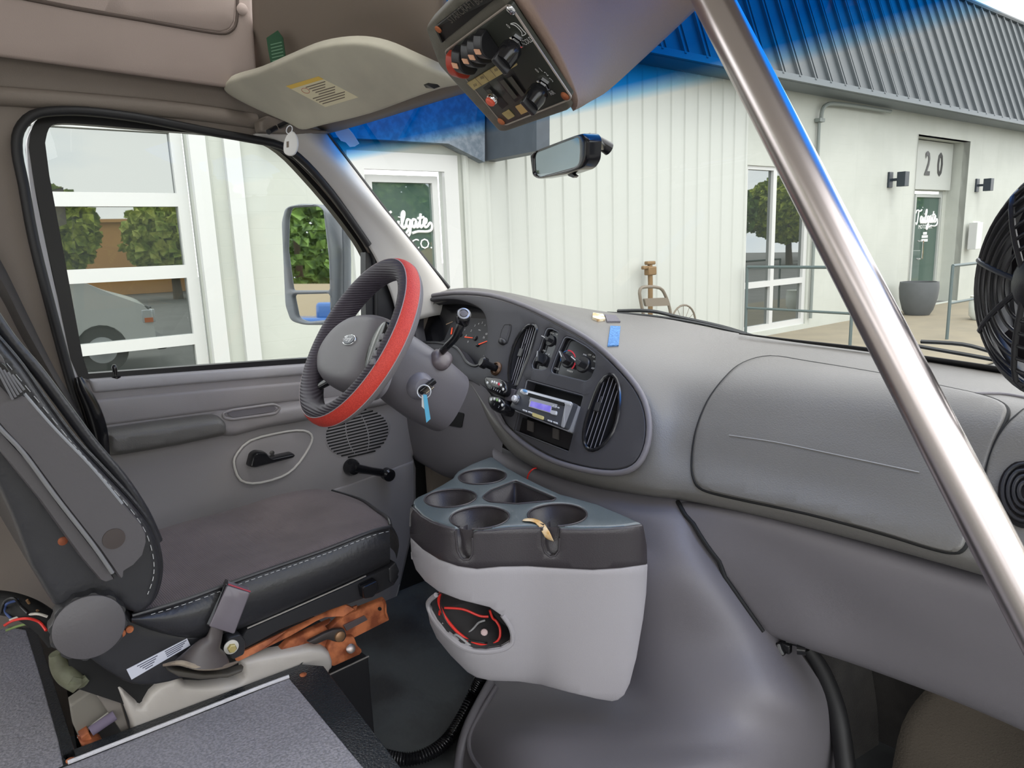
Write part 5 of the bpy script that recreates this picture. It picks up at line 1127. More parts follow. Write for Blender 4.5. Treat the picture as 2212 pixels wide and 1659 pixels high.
# =================== DRIVER SEAT ===================
XS = -.28; SS = SLx(XS)
st = thing('driver_seat', 'worn charcoal driver seat with fabric cushion, black vinyl sides and rusty rails', 'seat', (-.5,-.3,0))
CLOTH = mat('charcoal_ribbed_cloth', (102,92,94), .85, wave=(95,'Y',.5), rgb2=(92,83,85), vscale=8)
VINYL = mat('black_vinyl', (48,48,52), .32, bump=.5, bscale=160, rgb2=(42,42,45), vscale=7)
VING = mat('charcoal_vinyl', (86,83,86), .42, bump=.4, bscale=200, var=.08, vscale=5)
X = lambda p, x: W(p[0], p[1], X=x)
near = [(285,1330),(407,1293),(529,1248),(692,1191),(800,1149),(842,1138)]
rows = [[X(p, XS+.003) for p in near],
 [X(p, -.31) for p in ((292,1306),(408,1270),(528,1227),(685,1171),(795,1132),(836,1122))],
 [X(p, -.42) for p in ((305,1240),(402,1221),(515,1187),(655,1142),(768,1098),(812,1105))],
 [X(p, -.56) for p in ((315,1178),(396,1160),(500,1132),(628,1095),(722,1070),(775,1080))],
 [X(p, -.66) for p in ((325,1150),(396,1128),(495,1102),(610,1067),(680,1056),(716,1062))],
 [X(p, -.69) for p in ((330,1160),(400,1140),(500,1115),(612,1080),(680,1070),(714,1078))]]
b = MB(); b.patch(rows, 6, 6)
b.build('seat_cushion', CLOTH, st, ang=80)
# vinyl boxing: near side and front
side_l = [(284,1345),(407,1378),(529,1352),(660,1296),(795,1236),(843,1214)]
b = MB()
b.patch([[X(p, XS) for p in near], [X((p[0]*.5+q[0]*.5, p[1]*.5+q[1]*.5), XS+.014) for p, q in zip(near, side_l)], [X(p, XS) for p in side_l], [X(p, XS-.05) for p in side_l]], 6, 5)
f_t = [X((842,1138), XS+.003), X((836,1122), -.31), X((812,1105), -.42), X((775,1080), -.56), X((716,1062), -.66)]
b.patch([f_t, [p+Vector((0,.018,-.035)) for p in f_t], [p+Vector((0,.01,-.07)) for p in f_t]], 5, 4)
b.build('cushion_side', VINYL, st, ang=70)
b = MB(); b.tube([X(p, XS+.006) for p in near], .0035, 8, sm=5); b.tube([p+Vector((0,.002,.002)) for p in f_t], .0035, 8, sm=4); b.build('cushion_piping', VINYL, st)
STI = mat('pale_stitching', (190,190,190), .7)
def stitch(pts, S, par, r=.0005, pitch=.0085, nm='stitching'):
    q = [S(*p)[0]+S(*p)[1]*.0009 if callable(S) else p for p in smooth2(pts, 14, False)]; bb = MB(); acc = 0; seg = []
    for i in range(len(q)-1):
        a_, c_ = q[i], q[i+1]; L = (c_-a_).length; n = max(1, int(L/.002))
        for k in range(n): seg.append(a_.lerp(c_, k/n))
    i = 0
    while i+3 < len(seg): bb.tube([seg[i], seg[i+2], seg[i+3]], r, 5); i += 5
    return bb.build(nm, STI, par)
stitch([(p[0], p[1]+9) for p in near], SLx(XS+.0075), st, nm='cushion_stitching')
# seat back: solid block seen from its right side
bk = smooth2([(-60,650),(0,735),(45,790),(100,870),(160,950),(225,1020),(285,1085),(325,1140),(343,1200),(344,1245),(330,1290),(305,1314),(285,1320)], 4, False)+[(235,1296),(180,1296),(140,1320),(112,1300),(60,1215),(20,1110),(-30,1000),(-110,850),(-200,700)]
b = MB(); b.plate(bk, SS, h=.022, sink=.43, r=16, step=26, n_in=4); b.build('backrest', VINYL, st, ang=60)
b = MB(); b.tube([SLx(XS+.008)(*p)[0] for p in ((-10,722),(45,787),(101,867),(161,947),(226,1016),(287,1082),(327,1138),(345,1198),(346,1245),(332,1290),(306,1316))], .0035, 8, sm=4); b.build('backrest_piping', VINYL, st)
stitch([(0,768),(50,828),(104,893),(160,962),(222,1032),(275,1092),(312,1145),(330,1200),(331,1245),(318,1285)], SLx(XS+.0225), st, .0006, nm='backrest_stitching')
# front fabric seen as thin dark strip behind the piping
b = MB(); b.tube([X(p, XS-.02) for p in ((-40,640),(20,730),(80,800),(140,880),(200,960),(260,1030),(310,1105),(340,1170))], .008, 10, sm=4); b.build('backrest_front_edge', VINYL, st)
# folded up armrest
am = [(-60,690),(0,765),(30,838),(51,848),(117,923),(196,1005),(266,1088),(292,1117),(303,1140),(304,1158),(296,1186),(276,1208),(256,1220),(256,1233),(246,1238),(200,1172),(120,1070),(50,975),(0,922),(-60,850)]
b = MB(); b.plate(am, SLx(XS+.022), h=.035, sink=.012, r=5, step=26, n_in=3); ar = b.build('armrest', VING, st, ang=50)
b = MB(); b.plate([(-60,856),(0,928),(50,982),(118,1076),(196,1176),(241,1240),(219,1248),(207,1243),(168,1197),(80,1075),(0,976),(-60,905)], SLx(XS+.022), h=.026, sink=.012, r=4, step=26); b.build('armrest_underside', VING, ar, ang=50)
b = MB(); b.tube([SLx(XS+.058)(*p)[0] for p in ((-60,853),(0,925),(50,978),(120,1073),(200,1176),(243,1238))], .0028, 8, sm=4); b.build('armrest_seam', mat('worn_pale_vinyl', (120,120,122), .4), ar)
b = MB(); b.tube([SLx(XS+.056)(*p)[0] for p in ((52,850),(117,925),(196,1007),(264,1088))], .002, 8, sm=4); b.build('armrest_edge', mat('worn_edge', (140,142,146), .35), ar)
b = MB(); b.lathe(SLx(XS+.055)(245,1163)[0], (1,0,0), [(.015,0),(.0145,.003),(.0005,.0035)], 28); b.build('hinge_cap', mat('brown_black_cap', (66,58,56), .5), ar)
b = MB(); S_ = SLx(XS+.045); b.plate(rc([(-20,770),(6,783),(46,838),(48,850),(24,862),(-20,815)], 4), S_, h=.02, sink=.01, r=3); rl = b.build('armrest_latch', GLOSSB, ar)
b = MB()
for k in range(5): b.tube([S_(-14+k*9-2, 782+k*5+3)[0]+Vector((.021,0,0)), S_(22+k*6, 858-k*5)[0]+Vector((.021,0,0))], .0016, 6)
b.build('latch_ribs', mat('latch_highlight', (110,110,114), .25), rl)
for px, py in ((135,1168),): b = MB(); b.lathe(SLx(XS+.02)(px,py)[0], (1,0,0), [(.007,0),(.006,.003),(.003,.004)], 12); b.build('hinge_bolt', RUST, st)
# side shield, recliner knob
b = MB(); b.plate(smooth2([(128,1330),(150,1305),(200,1298),(255,1304),(300,1340),(370,1362),(447,1372),(470,1400),(440,1440),(360,1470),(285,1474),(220,1440),(170,1400),(138,1370)], 3), SLx(XS-.012), h=.012, sink=.03, r=8, step=22); b.build('side_shield', BLACK, st)
kc_ = X((193,1354), -.235); kx_ = Vector((1,-.12,.08)).normalized()
b = MB(); n = 64; prof = [(.047,-.03),(.047,-.004),(.046,0)]
u_ = kx_.orthogonal().normalized(); v_ = kx_.cross(u_); vs = []
for r_, h_ in prof: vs.append([kc_+kx_*h_+(u_*math.cos(a)+v_*math.sin(a))*(r_*(1+.035*(1 if math.cos(a*12) > .2 else -.6))) for a in [2*math.pi*i/n for i in range(n)]])
b.grid(vs, closed=True); b.v.append(kc_+kx_*.0005); c_i = len(b.v)-1; b.f += [((2)*n+k, 2*n+(k+1) % n, c_i) for k in range(n)]
kb_ = b.build('recliner_knob', BLACK, st, ang=40)
b = MB(); b.lathe(kc_, kx_, [(.0445,0),(.0445,.002),(.043,.003),(.0005,.0032)], 48); b.build('knob_face', VING, kb_)
for px, py in ((263,1368),(280,1359)): b = MB(); b.lathe(X((px,py), XS+.001), (1,-.2,0), [(.0058,0),(.005,.003),(.002,.0035)], 14); b.build('shield_bolt', RUST, st)
# dark pan below cushion
b = MB(); b.plate([(505,1385),(529,1354),(660,1298),(795,1238),(843,1216),(858,1243),(846,1262),(812,1280),(700,1318),(600,1358),(520,1400)], SLx(XS-.014), h=.01, sink=.38, r=3, step=30); b.build('seat_pan', BLACK, st)
b = MB(); b.tube([X(p, XS-.002) for p in ((534,1357),(640,1311),(747,1264),(790,1244))], .0016, 6); b.build('pan_edge', mat('worn_metal_edge', (150,146,144), .35, .5), st)
b = MB(); b.plate(rc([(772,1262),(806,1246),(812,1268),(798,1286),(778,1290)], 5), SLx(XS-.004), h=.016, sink=.006, r=3); b.build('pan_lug', GLOSSB, st)
b = MB(); b.plate(rc([(836,1226),(852,1212),(860,1232),(848,1262),(838,1256)], 3), SLx(XS-.006), h=.006, sink=.02, r=2); b.build('pan_clip', BLACK, st)
# rusty scissor rails on pedestal
SRl = SLx(XS-.02)
b = MB(); b.plate([(505,1418),(620,1362),(742,1306),(752,1307),(762,1312),(772,1308),(769,1318),(740,1330),(700,1332),(625,1372),(560,1404),(512,1430)], SRl.off(.002), h=.006, sink=.004, r=1.5); b.build('upper_rail', RUST, st)
b = MB(); b.plate([(600,1402),(622,1380),(740,1326),(828,1291),(831,1300),(832,1322),(838,1337),(764,1374),(738,1386),(700,1402),(640,1412)], SRl.off(-.010), h=.008, sink=.006, r=2, holes=[[(700,1350),(728,1326),(734,1330),(706,1356)]]); lr = b.build('lower_rail', RUST, st)
b = MB(); b.plate([(741,1350),(786,1329),(793,1338),(748,1362)], SRl.off(-.001), h=.002, sink=.002); b.build('rail_slide', mat('bare_steel', (168,156,156), .3, .9), lr)
b = MB(); b.plate(ell(820,1315,4,4,0,16), SRl.off(-.002), h=.001, sink=.001); b.build('rail_hole', DEEP, lr)
b = MB(); b.tube([SRl.off(.006)(*p)[0] for p in ((828,1295),(833,1306),(833,1322),(838,1336))], .002, 6); b.build('rail_end_flange', RUST, lr)
b = MB(); b.plate([(706,1396),(714,1377),(762,1372),(768,1388),(770,1392),(780,1402),(777,1411),(717,1438),(704,1430)], SRl.off(.004), h=.006, sink=.03, r=2); b.build('rail_bracket', RUST, st)
b = MB(); b.plate(rc([(662,1386),(700,1366),(722,1358),(742,1356),(748,1372),(740,1386),(724,1386),(706,1380),(680,1392)], 6), SRl.off(.012), h=.004, sink=.004, r=2); lk_ = b.build('pivot_link', mat('dark_link', (70,64,62), .45, .4), st)
b = MB(); b.lathe(SRl.off(.016)(733,1374)[0], (1,0,0), [(.010,0),(.010,.004),(.007,.006),(.0005,.0065)], 24); b.build('pivot_pin', mat('bronze_pin', (150,116,86), .4, .5), lk_)
b = MB(); b.lathe(SRl.off(.011)(757,1401)[0], (1,-.2,.5), [(.009,0),(.009,.003),(.006,.005),(.0005,.0055)], 18); b.build('bracket_bolt', mat('dull_zinc', (170,160,158), .35, .8), st)
BX = SLx(XS-.02); a1, a2 = BX(698,1466)[0], BX(796,1418)[0]
b = MB(); b.prism([(a1.x,a1.y-.35,a2.z),(a2.x,a2.y,a2.z),(a2.x-.4,a2.y,a2.z),(a1.x-.4,a1.y-.35,a2.z)], (0,0,-a2.z+.001)); b.build('pedestal_box', BLACK, st, smooth=False, bev=.003)
b = MB(); b.tube([Vector((a2.x+.001,a2.y-.25,a2.z+.001)), Vector((a2.x+.001,a2.y,a2.z+.001))], .0016, 6); b.build('pedestal_edge', mat('worn_metal_edge2', (150,146,144), .35, .5), st)
# seat belt buckle on its boot
bu = thing('belt_buckle', 'upright black seat belt buckle on a rubber boot beside the seat', 'seat belt buckle', X((450,1435), XS+.03))
SBk = PlaneS(X((495,1310), XS+.03), Vector((.93,-.32,.12)))
b = MB(); b.plate(rc([(490,1262),(541,1278),(506,1369),(450,1352)], 5), SBk, h=.004, sink=.020, r=3); b.build('buckle_body', mat('buckle_grey_face', (102,96,104), .32, coat=.2), bu, ang=50)
b = MB(); b.plate(rc([(487,1260),(494,1262),(453,1352),(446,1350)], 2), SBk, h=.002, sink=.024, r=1); b.build('buckle_side', GLOSSB, bu)
b = MB(); b.tube([SBk.off(.003)(493,1262)[0], SBk.off(.003)(541,1278)[0]], .0012, 6); b.build('release_button', mat('red_button_edge', (150,40,60), .5), bu)
b = MB(); b.tube([X((470,1352), XS+.022), X((462,1378), XS+.02), X((448,1400), XS+.018), X((438,1428), XS+.016)], [.011,.014,.026,.044], 18, sm=5, flat=.6, up=(0,1,.2)); b.build('boot', mat('worn_boot_grey', (78,72,72), .4), bu)
WORN = mat('worn_tan_fabric', (150,138,122), .85, rgb2=(110,98,88), vscale=30)
b = MB(); b.tube([X((352,1437), XS+.02), X((390,1432), XS+.03), X((430,1442), XS+.035), (X((480,1440), XS+.03)), X((512,1430), XS+.02)], [.003,.006,.006,.006,.003], 8, sm=5, flat=.7); b.build('frayed_edge', WORN, bu)
b = MB(); b.plate([(360,1441),(390,1446),(440,1454),(490,1452),(526,1440),(520,1450),(490,1462),(430,1466),(385,1460),(362,1448)], SLx(XS+.012), h=.006, sink=.01, r=3); b.build('boot_flange', mat('flange_dark', (70,66,60), .6), bu)
b = MB(); b.plate(rc([(486,1372),(515,1364),(528,1380),(524,1410),(498,1422),(484,1400)], 6), SLx(XS+.0), h=.01, sink=.01, r=3); b.build('anchor_bracket', BLACK, st)
p_ = SLx(XS+.010)(499,1397)[0]; b = MB(); b.lathe(p_, (1,-.1,0), [(.012,0),(.012,.002),(.0075,.003)], 22); an = b.build('anchor_washer', mat('pale_washer', (198,196,190), .4), st); b = MB(); b.lathe(p_, (1,-.1,0), [(.0072,.002),(.0072,.009),(.006,.010),(.0005,.010)], 6); b.build('anchor_bolt', mat('brass_bolt', (196,180,120), .35, .6), an)
# broken grey seat trim
TRIMM = mat('warm_grey_trim', (190,184,177), .42, bump=.15, bscale=500, rgb2=(178,172,166), vscale=6)
tr = [(246,1466),(262,1478),(282,1497),(299,1513),(308,1500),(318,1484),(340,1466),(362,1455),(368,1440),(376,1440),(384,1455),(396,1467),(430,1470),(470,1468),(505,1463),(520,1453),(514,1418),(520,1414),(580,1402),(644,1391),(661,1387),(690,1390),(706,1400),(713,1420),(712,1446),(700,1458),(670,1478),(600,1505),(480,1552),(380,1592),(300,1622),(286,1600),(280,1560),(262,1510)]
b = MB(); STR = plane3(PZ(654,1450), PZ(150,1645), PZ(654,1450)+Vector((0,0,.1))).off(-.032); b.plate(tr, STR, h=.022, sink=.006, r=11, step=16, n_in=4); b.build('seat_trim', TRIMM, st, ang=70)
b = MB(); b.plate([(232,1462),(244,1463),(262,1515),(284,1590),(278,1604),(238,1545),(208,1500)], STR.off(-.006), h=.008, sink=.01, r=3, step=16); b.build('trim_return', mat('dim_trim_grey', (120,114,108), .5), st)
b = MB(); b.plate([(150,1520),(190,1492),(232,1466),(222,1492),(244,1533),(205,1562),(170,1592),(156,1560)], STR.off(-.022), h=.008, sink=.02, r=3, step=16); b.build('trim_end', mat('dim_trim_grey2', (118,114,106), .5), st)
b = MB(); b.tube([STR.off(-.013)(*p)[0] for p in ((218,1492),(232,1512),(243,1533),(205,1562),(168,1594))], .002, 6); b.build('trim_crack', mat('pale_crack', (190,188,180), .5), st)
# manufacturer label (unreadable small print)
b = MB(); SLb = SLx(XS-.03); SLl = SLx(XS+.0012); b.plate([(140,1300),(520,1300),(520,1500),(300,1530),(150,1480)], SLb.off(-.02), h=.004, sink=.004); b.build('inner_frame', DEEP, st)
b = MB(); b.plate([(273,1446),(404,1379),(411,1394),(284,1468)], SLl, h=.0005, sink=.0005); lb_ = b.build('paper_label', mat('white_label', (196,198,210), .6), st)
b = MB(); INK = mat('label_ink', (70,72,90), .7)
for k in range(4):
    for (u0, u1) in ((.16,.5),(.62,.98)):
        t = .2+k*.2; A0 = Vector((273,1446,0)).lerp(Vector((284,1468,0)), t); B0 = Vector((404,1379,0)).lerp(Vector((411,1394,0)), t); p0 = A0.lerp(B0, u0+.03*k*(1 if u0 < .5 else 0)); p1 = A0.lerp(B0, u1-.04*k)
        b.plate([(p0.x,p0.y-.9),(p1.x,p1.y-.9),(p1.x,p1.y+.9),(p0.x,p0.y+.9)], SLl.off(.0006), h=.0003, sink=.0001)
b.build('label_print', INK, lb_, smooth=False)
# clutter in the seat well
OL = mat('olive_dusty_plastic', (104,106,86), .6, bump=.8, bscale=90, rgb2=(84,84,66), vscale=30)
b = MB(); b.tube([X(p, x) for p, x in (((118,1412),-.34),((130,1436),-.34),((146,1460),-.33),((172,1482),-.32))], [.008,.014,.015,.012], 10, sm=5); b.tube([X(p, -.32) for p in ((150,1468),(172,1474),(188,1464))], [.008,.010,.006], 8, sm=4); tag(b.build('broken_lever', OL, ang=40), 'dusty olive broken lever lying behind the seat trim', 'lever')
b = MB(); b.tube([X((196,1580), -.33), X((248,1545), -.33)], .008, 12); tag(b.build('mauve_tube', mat('mauve_cloth', (108,98,118), .8)), 'short mauve tube in the seat well next to the rusty block', 'tube')
b = MB(); b.plate([(172,1602),(180,1598),(212,1593),(222,1600),(214,1613),(181,1624)], SLx(-.34), h=.01, sink=.02, r=3); b.plate([(172,1588),(190,1575),(198,1592),(176,1600)], SLx(-.345), h=.008, sink=.02, r=2); tag(b.build('rusty_bracket', RUST), 'rusty orange metal bracket at the near corner of the seat well', 'bracket')
# wiring behind the seat
wc = [((8,1352),(30,1340),(60,1336),(85,1344),(100,1362)), ((2,1326),(10,1300),(30,1292),(45,1310),(60,1325)), ((20,1340),(50,1330),(80,1326),(102,1332)), ((24,1336),(12,1322),(14,1305),(40,1296)), ((58,1296),(70,1312),(82,1320)), ((12,1362),(40,1352),(70,1346),(88,1352))]
wm_ = [(REDW,'red'), (BLKW,'black'), (mat('white_wire', (215,210,200), .5),'white'), (mat('blue_wire', (60,80,130), .5),'dark blue'), (mat('brown_wire', (130,100,70), .5),'brown'), (mat('green_wire', (120,140,80), .5),'green')]
for k, (pts, (m, cn)) in enumerate(zip(wc, wm_)):
    b = MB(); b.tube([W(p[0], p[1], D=1.16+.008*(i % 2)+.004*k) for i, p in enumerate(pts)], .0022, 8, sm=5); tag(b.build('loose_wire', m), '%s wire in the cut tangle behind the seat base' % cn, 'wire', 'cut wires behind the seat')
b = MB(); b.tube([W(-20,1300,D=1.2), W(20,1305,D=1.2), W(60,1318,D=1.19), W(100,1345,D=1.19), W(130,1380,D=1.2)], .02, 10, sm=4); tag(b.build('taped_harness', DEEP), 'thick black taped wiring harness under the cut wires', 'wiring')
# =================== VISOR, SWITCH PANEL, MIRROR, POLE, FAN ===================
VS = plane3(W(487,183,D=1.58), W(650,275,D=1.6), W(990,170,D=1.27))
vt_ = thing('sun_visor', 'dusty grey driver sun visor with a warning sticker', 'sun visor', VS(740,190)[0])
VM = mat('dusty_grey_visor', (190,186,170), .7, bump=.3, bscale=120, rgb2=(176,172,158), vscale=7)
vo_ = smooth2([(486,184),(500,170),(560,152),(620,126),(690,98),(765,88),(830,98),(900,128),(960,155),(1002,170),(996,180),(957,188),(903,206),(801,243),(700,268),(655,278),(625,264),(560,236),(510,211),(489,196)], 4)
b = MB(); b.plate(vo_, VS, h=.008, sink=.014, r=8, step=24); b.build('visor_panel', VM, vt_)
VT = VS.off(.008)
b = MB(); b.plate([(618,186),(688,165),(774,210),(703,231)], VT, h=.0006, sink=.0004); vs_ = b.build('warning_sticker', mat('cream_sticker', (222,214,184), .6), vt_)
b = MB(); b.plate([(618,186),(688,165),(699,171),(629,192)], VT.off(.0006), h=.0004, sink=0); b.build('yellow_band', mat('yellow_print', (226,190,90), .6), vs_, smooth=False)
b = MB(); INK2 = mat('brown_print', (120,108,96), .7)
A_, B_, C_, D_ = Vector((618,186,0)), Vector((688,165,0)), Vector((774,210,0)), Vector((703,231,0))
for k in range(9):
    t = .22+k*.082; L0 = A_.lerp(D_, t); L1 = B_.lerp(C_, t); p0 = L0.lerp(L1, .34 if k < 5 else .06); p1 = L0.lerp(L1, .94-.1*(k % 3))
    b.plate([(p0.x,p0.y-1.1),(p1.x,p1.y-1.1),(p1.x,p1.y+1.1),(p0.x,p0.y+1.1)], VT.off(.0007), h=.0003, sink=0)
b.build('sticker_print', INK2, vs_, smooth=False)
b = MB(); b.tube([VT.off(.001)(*p)[0] for p in ell(660,196,9,5,20,20)], .0005, 5, closed=True); b.build('sticker_symbol', mat('red_symbol', (190,110,90), .6), vs_)
b = MB(); b.plate([(915,183),(925,179),(945,182),(951,187),(940,190),(920,190)], VT, h=.004, sink=.001, r=1.5); b.build('visor_clip', BLACK, vt_)
b = MB(); b.tube([VS.off(-.01)(628,262)[0], VS.off(-.01)(600,274)[0], W(580,285,X=-.76)], .006, 8); b.build('pivot_rod', BLACK, vt_)
# header rail behind the visor, down to the glass
b = MB(); b.patch([[WS(668,270)[0]+Vector((0,-.05,.01)), WS(800,240)[0]+Vector((0,-.05,.01)), WS(1000,178)[0]+Vector((0,-.05,.01)), WS(1150,140)[0]+Vector((0,-.05,.01))], [WS(690,276)[0]+Vector((0,-.03,0)), WS(800,256)[0]+Vector((0,-.03,0)), WS(1000,194)[0]+Vector((0,-.03,0)), WS(1150,150)[0]+Vector((0,-.03,0))], [WS(700,286)[0], WS(800,258)[0], WS(1000,196)[0], WS(1150,152)[0]]], 5, 4)
tag(b.build('trim_11', BROWNG, thick=.006), None, None, kind='structure')
# hang tags
gt_ = PlaneS(W(597,100,D=.93*(WS(597,100)[0]-CAM).dot(CF)), Vector((.5,-.8,-.1)))
b = MB(); b.plate([(576,82),(600,66),(611,81),(618,130),(586,141),(580,110)], gt_, h=.001, sink=.001); gg = b.build('green_tag', mat('dark_green_tag', (38,84,56), .6), smooth=False); tag(gg, 'dark green label hanging behind the sun visor', 'tag')
b = MB()
for k in range(6): y = 96+k*7; b.plate([(584+k*.8,y),(608+k*1.0,y-6),(609+k,y-4),(585+k*.8,y+2)], gt_.off(.001), h=.0004, sink=0)
o = b.build('tag_print', mat('pale_green_print', (110,150,120), .6), smooth=False); o.parent = gg; o.location = Vector(o.location)-gg.location
wt_ = thing('white_hang_tag', 'white plastic hang tag dangling from the corner of the sun visor', 'tag', W(628,338,D=1.5)); SW = PlaneS(W(628,310,D=1.53), Vector((.7,-.7,.0)))
b = MB(); b.plate(smooth2([(622,290),(632,283),(642,296),(644,315),(638,332),(626,337),(614,330),(613,312),(617,298)], 3), SW, h=.003, sink=.002, r=2); b.build('tag_body', WHITE, wt_)
b = MB(); b.tube([SW.off(.002)(*p)[0] for p in ell(625,280,6,9,20,16)], .0012, 6, closed=True); b.build('tag_ring', SILL, wt_)
b = MB(); b.plate([(619,306),(624,305),(624,318),(619,319)], SW.off(.003), h=.0004, sink=0); b.build('tag_barcode', INK2, wt_, smooth=False)
wss = lambda px, py: (WS(px, py)[0]+WS(px, py)[1]*.002, WS(px, py)[1])
b = MB(); b.plate([(722,277),(732,271),(748,270),(764,288),(777,309),(768,315),(757,316),(748,306),(738,303),(728,290)], wss, h=.0006, sink=.0006); STK = mat('white_sticker', (225,228,232), .6); STK.node_tree.nodes['Principled BSDF'].inputs['Transmission Weight'].default_value = .55; STK.node_tree.nodes['Principled BSDF'].inputs['Roughness'].default_value = .9; ss = b.build('windscreen_sticker', STK, smooth=False); tag(ss, 'torn white sticker in the upper left corner of the windscreen', 'sticker')
# ---- overhead switch panel ----
SP = plane3(cq[0], cq[1], cq[3])
op = thing('overhead_switch_panel', 'black overhead switch panel with rocker switches, knobs and tan labels', 'switch panel', SP(1090,140)[0])
HOUS = mat('olive_grey_housing', (104,100,90), .5, bump=.3, bscale=300)
b = MB(); b.plate(rc([(926,48),(1000,-30),(1090,-40),(1112,2),(1245,214),(1238,226),(1100,275),(1084,274),(955,130)], 9), SP.off(-.012), h=.010, sink=.008, r=6, step=20); b.build('panel_housing', HOUS, op, ang=50)
b = MB(); b.plate(rc([(960,112),(1100,9),(1236,212),(1089,271)], 9), SP, h=.002, sink=.006, r=1.5); b.build('switch_plate', mat('green_black_plate', (58,60,54), .38, .2), op, ang=50)
b = MB(); b.tube([SP.off(.0015)(*p)[0] for p in rc([(960,112),(1100,9),(1236,212),(1089,271)], 9)], .0012, 6, closed=True); b.build('plate_edge', mat('satin_edge', (172,160,150), .4, .3), op)
NP = SP
b = MB(); b.plate(rc([(941,55),(1062,-40),(1082,-12),(957,90)], 5), SP.off(-.001), h=.004, sink=.004, r=1.5); b.build('name_plate', mat('black_name_plate', (30,29,28), .55), op)
pu = (SP(1100,10)[0]-SP(962,110)[0]).normalized(); pv = -(SP(1088,272)[0]-SP(962,110)[0]).normalized()
EMB = mat('embossed_letter', (92,86,78), .5)
text_mesh('STARCRAFT', SP(1000,19)[0]+SP.n*.0035, pu, pv, .0115, 'name_lettering', EMB, op, sx=1.05)
text_mesh('BUS', SP(1040,-8)[0]+SP.n*.0035, pu, pv, .0115, 'name_lettering', EMB, op)
PLT = SP.off(.0022)
def ptext(s_, x, y, sz, ang=0):
    a = math.radians(ang); text_mesh(s_, PLT(x, y)[0], pu*math.cos(a)+pv*math.sin(a), pv*math.cos(a)-pu*math.sin(a), sz, 'panel_lettering', WHITE, op, sx=.8)
ptext('0', 1099, 56, .008); ptext('COLD', 1141, 88, .0085); ptext('0', 1161, 152, .008); ptext('1', 1169, 150, .008); ptext('2', 1181, 159, .008); ptext('3', 1192, 172, .008); ptext('AIR', 1193, 200, .008)
b = MB(); b.tube([PLT(*p)[0] for p in smooth2([(1104,51),(1113,50),(1122,57),(1130,66),(1136,73),(1128,77),(1127,70),(1119,60),(1111,54),(1104,52)], 3)], .0004, 5, closed=True); b.build('dial_wedge', WHITE, op)
def rocker(p0, p1, wd, hgt, m, nm='rocker_switch', lab_=None):
    a_, c_ = SP.off(.002)(*p0)[0], SP.off(.002)(*p1)[0]; d = (c_-a_).normalized(); s_ = SP.n.cross(d).normalized()*wd/2; L = (c_-a_).length
    pr = [a_]+[a_+d*L*t+SP.n*hgt*math.sin(math.pi*min(1, max(0, .12+t*.8)))**.7 for t in [i/10 for i in range(11)]]+[c_]
    bb = MB(); bb.prism([p-s_ for p in pr], s_*2); o_ = bb.build(nm, m, op, bev=.0012)
    if lab_: 
        q = a_+d*L*lab_[0]+SP.n*(hgt*1.0); bb = MB(); bb.box(q, (L*.17, wd*.62, .0012), (d+SP.n*lab_[1], s_, SP.n-d*lab_[1])); bb.build('switch_window', mat('peach_window', (226,176,144), .5, emit=(226,150,110), estr=.05), o_, smooth=False)
    return o_
REDS = mat('red_rocker', (176,62,46), .35)
rocker((980,108), (1010,158), .0135, .018, REDS)
rocker((993,98), (1024,149), .0135, .019, BLACK, lab_=(.30,.25)); rocker((1014,82), (1047,133), .0135, .020, BLACK, lab_=(.38,.15)); rocker((1028,73), (1061,124), .0135, .020, BLACK, lab_=(.38,.15)); rocker((1042,62), (1076,114), .0135, .020, BLACK, lab_=(.34,.2)); 
TANL = mat('tan_label', (188,168,116), .6, rgb2=(176,154,104), vscale=60)
b = MB(); b.plate([(1010,178),(1105,120),(1118,139),(1025,193)], PLT, h=.0015, sink=0); tl = b.build('label_strip', TANL, op, smooth=False)
b = MB()
for k in (1,2,3,4,5): t = k/6; p0 = Vector((1010,178)).lerp(Vector((1105,120)), t); p1 = Vector((1025,193)).lerp(Vector((1118,139)), t); b.tube([PLT.off(.0016)(*p0)[0], PLT.off(.0016)(*p1)[0]], .0003, 4)
for x, y in ((1027,184),(1042,168),(1072,151),(1086,146),(1104,135)): 
    for k in range(3): b.tube([PLT.off(.0016)(x-4+k*2.5, y-2-k)[0], PLT.off(.0016)(x-2+k*2.5, y+3-k)[0]], .0004, 4)
b.build('label_symbols', INK2, tl)
b = MB(); b.plate([(1085,244),(1099,236),(1112,250),(1099,257)], PLT, h=.0012, sink=0); b.build('small_label', TANL, op, smooth=False)
b = MB(); b.plate([(1114,229),(1147,215),(1160,231),(1127,246)], PLT, h=.0012, sink=0); b.build('double_label', mat('orange_tan_label', (196,160,104), .6), op, smooth=False)
SLT = mat('slot_black', (24,24,24), .4)
for q4 in ([(1043,190),(1056,180),(1098,226),(1085,236)], [(1072,172),(1086,164),(1128,211),(1113,221)], [(1089,161),(1108,152),(1143,206),(1130,212)]):
    b = MB(); b.plate(q4, PLT, h=.0025, sink=0, r=.8); rk = b.build('flat_rocker', SLT, op)
for q4 in ([(1079,176),(1088,172),(1118,210),(1110,215)], [(1096,170),(1105,165),(1134,205),(1126,209)], [(1050,196),(1057,192),(1064,199),(1057,203)]):
    b = MB(); b.plate(q4, PLT.off(.002), h=.003, sink=0, r=1); b.build('rocker_face', mat('dark_olive_rocker', (70,70,62), .4), op)
b = MB(); a_ = PLT.off(.003)(1066,210)[0]; b.lathe(a_, SP.n, [(.0075,0),(.0075,.004),(.0065,.006)], 24); rb_ = b.build('push_button_ring', CHROME, op); b = MB(); b.lathe(a_, SP.n, [(.0062,.004),(.0062,.008),(.005,.0095),(.0005,.0098)], 24); b.build('red_push_button', mat('coral_button', (214,96,72), .4, emit=(214,80,60), estr=.1), rb_)
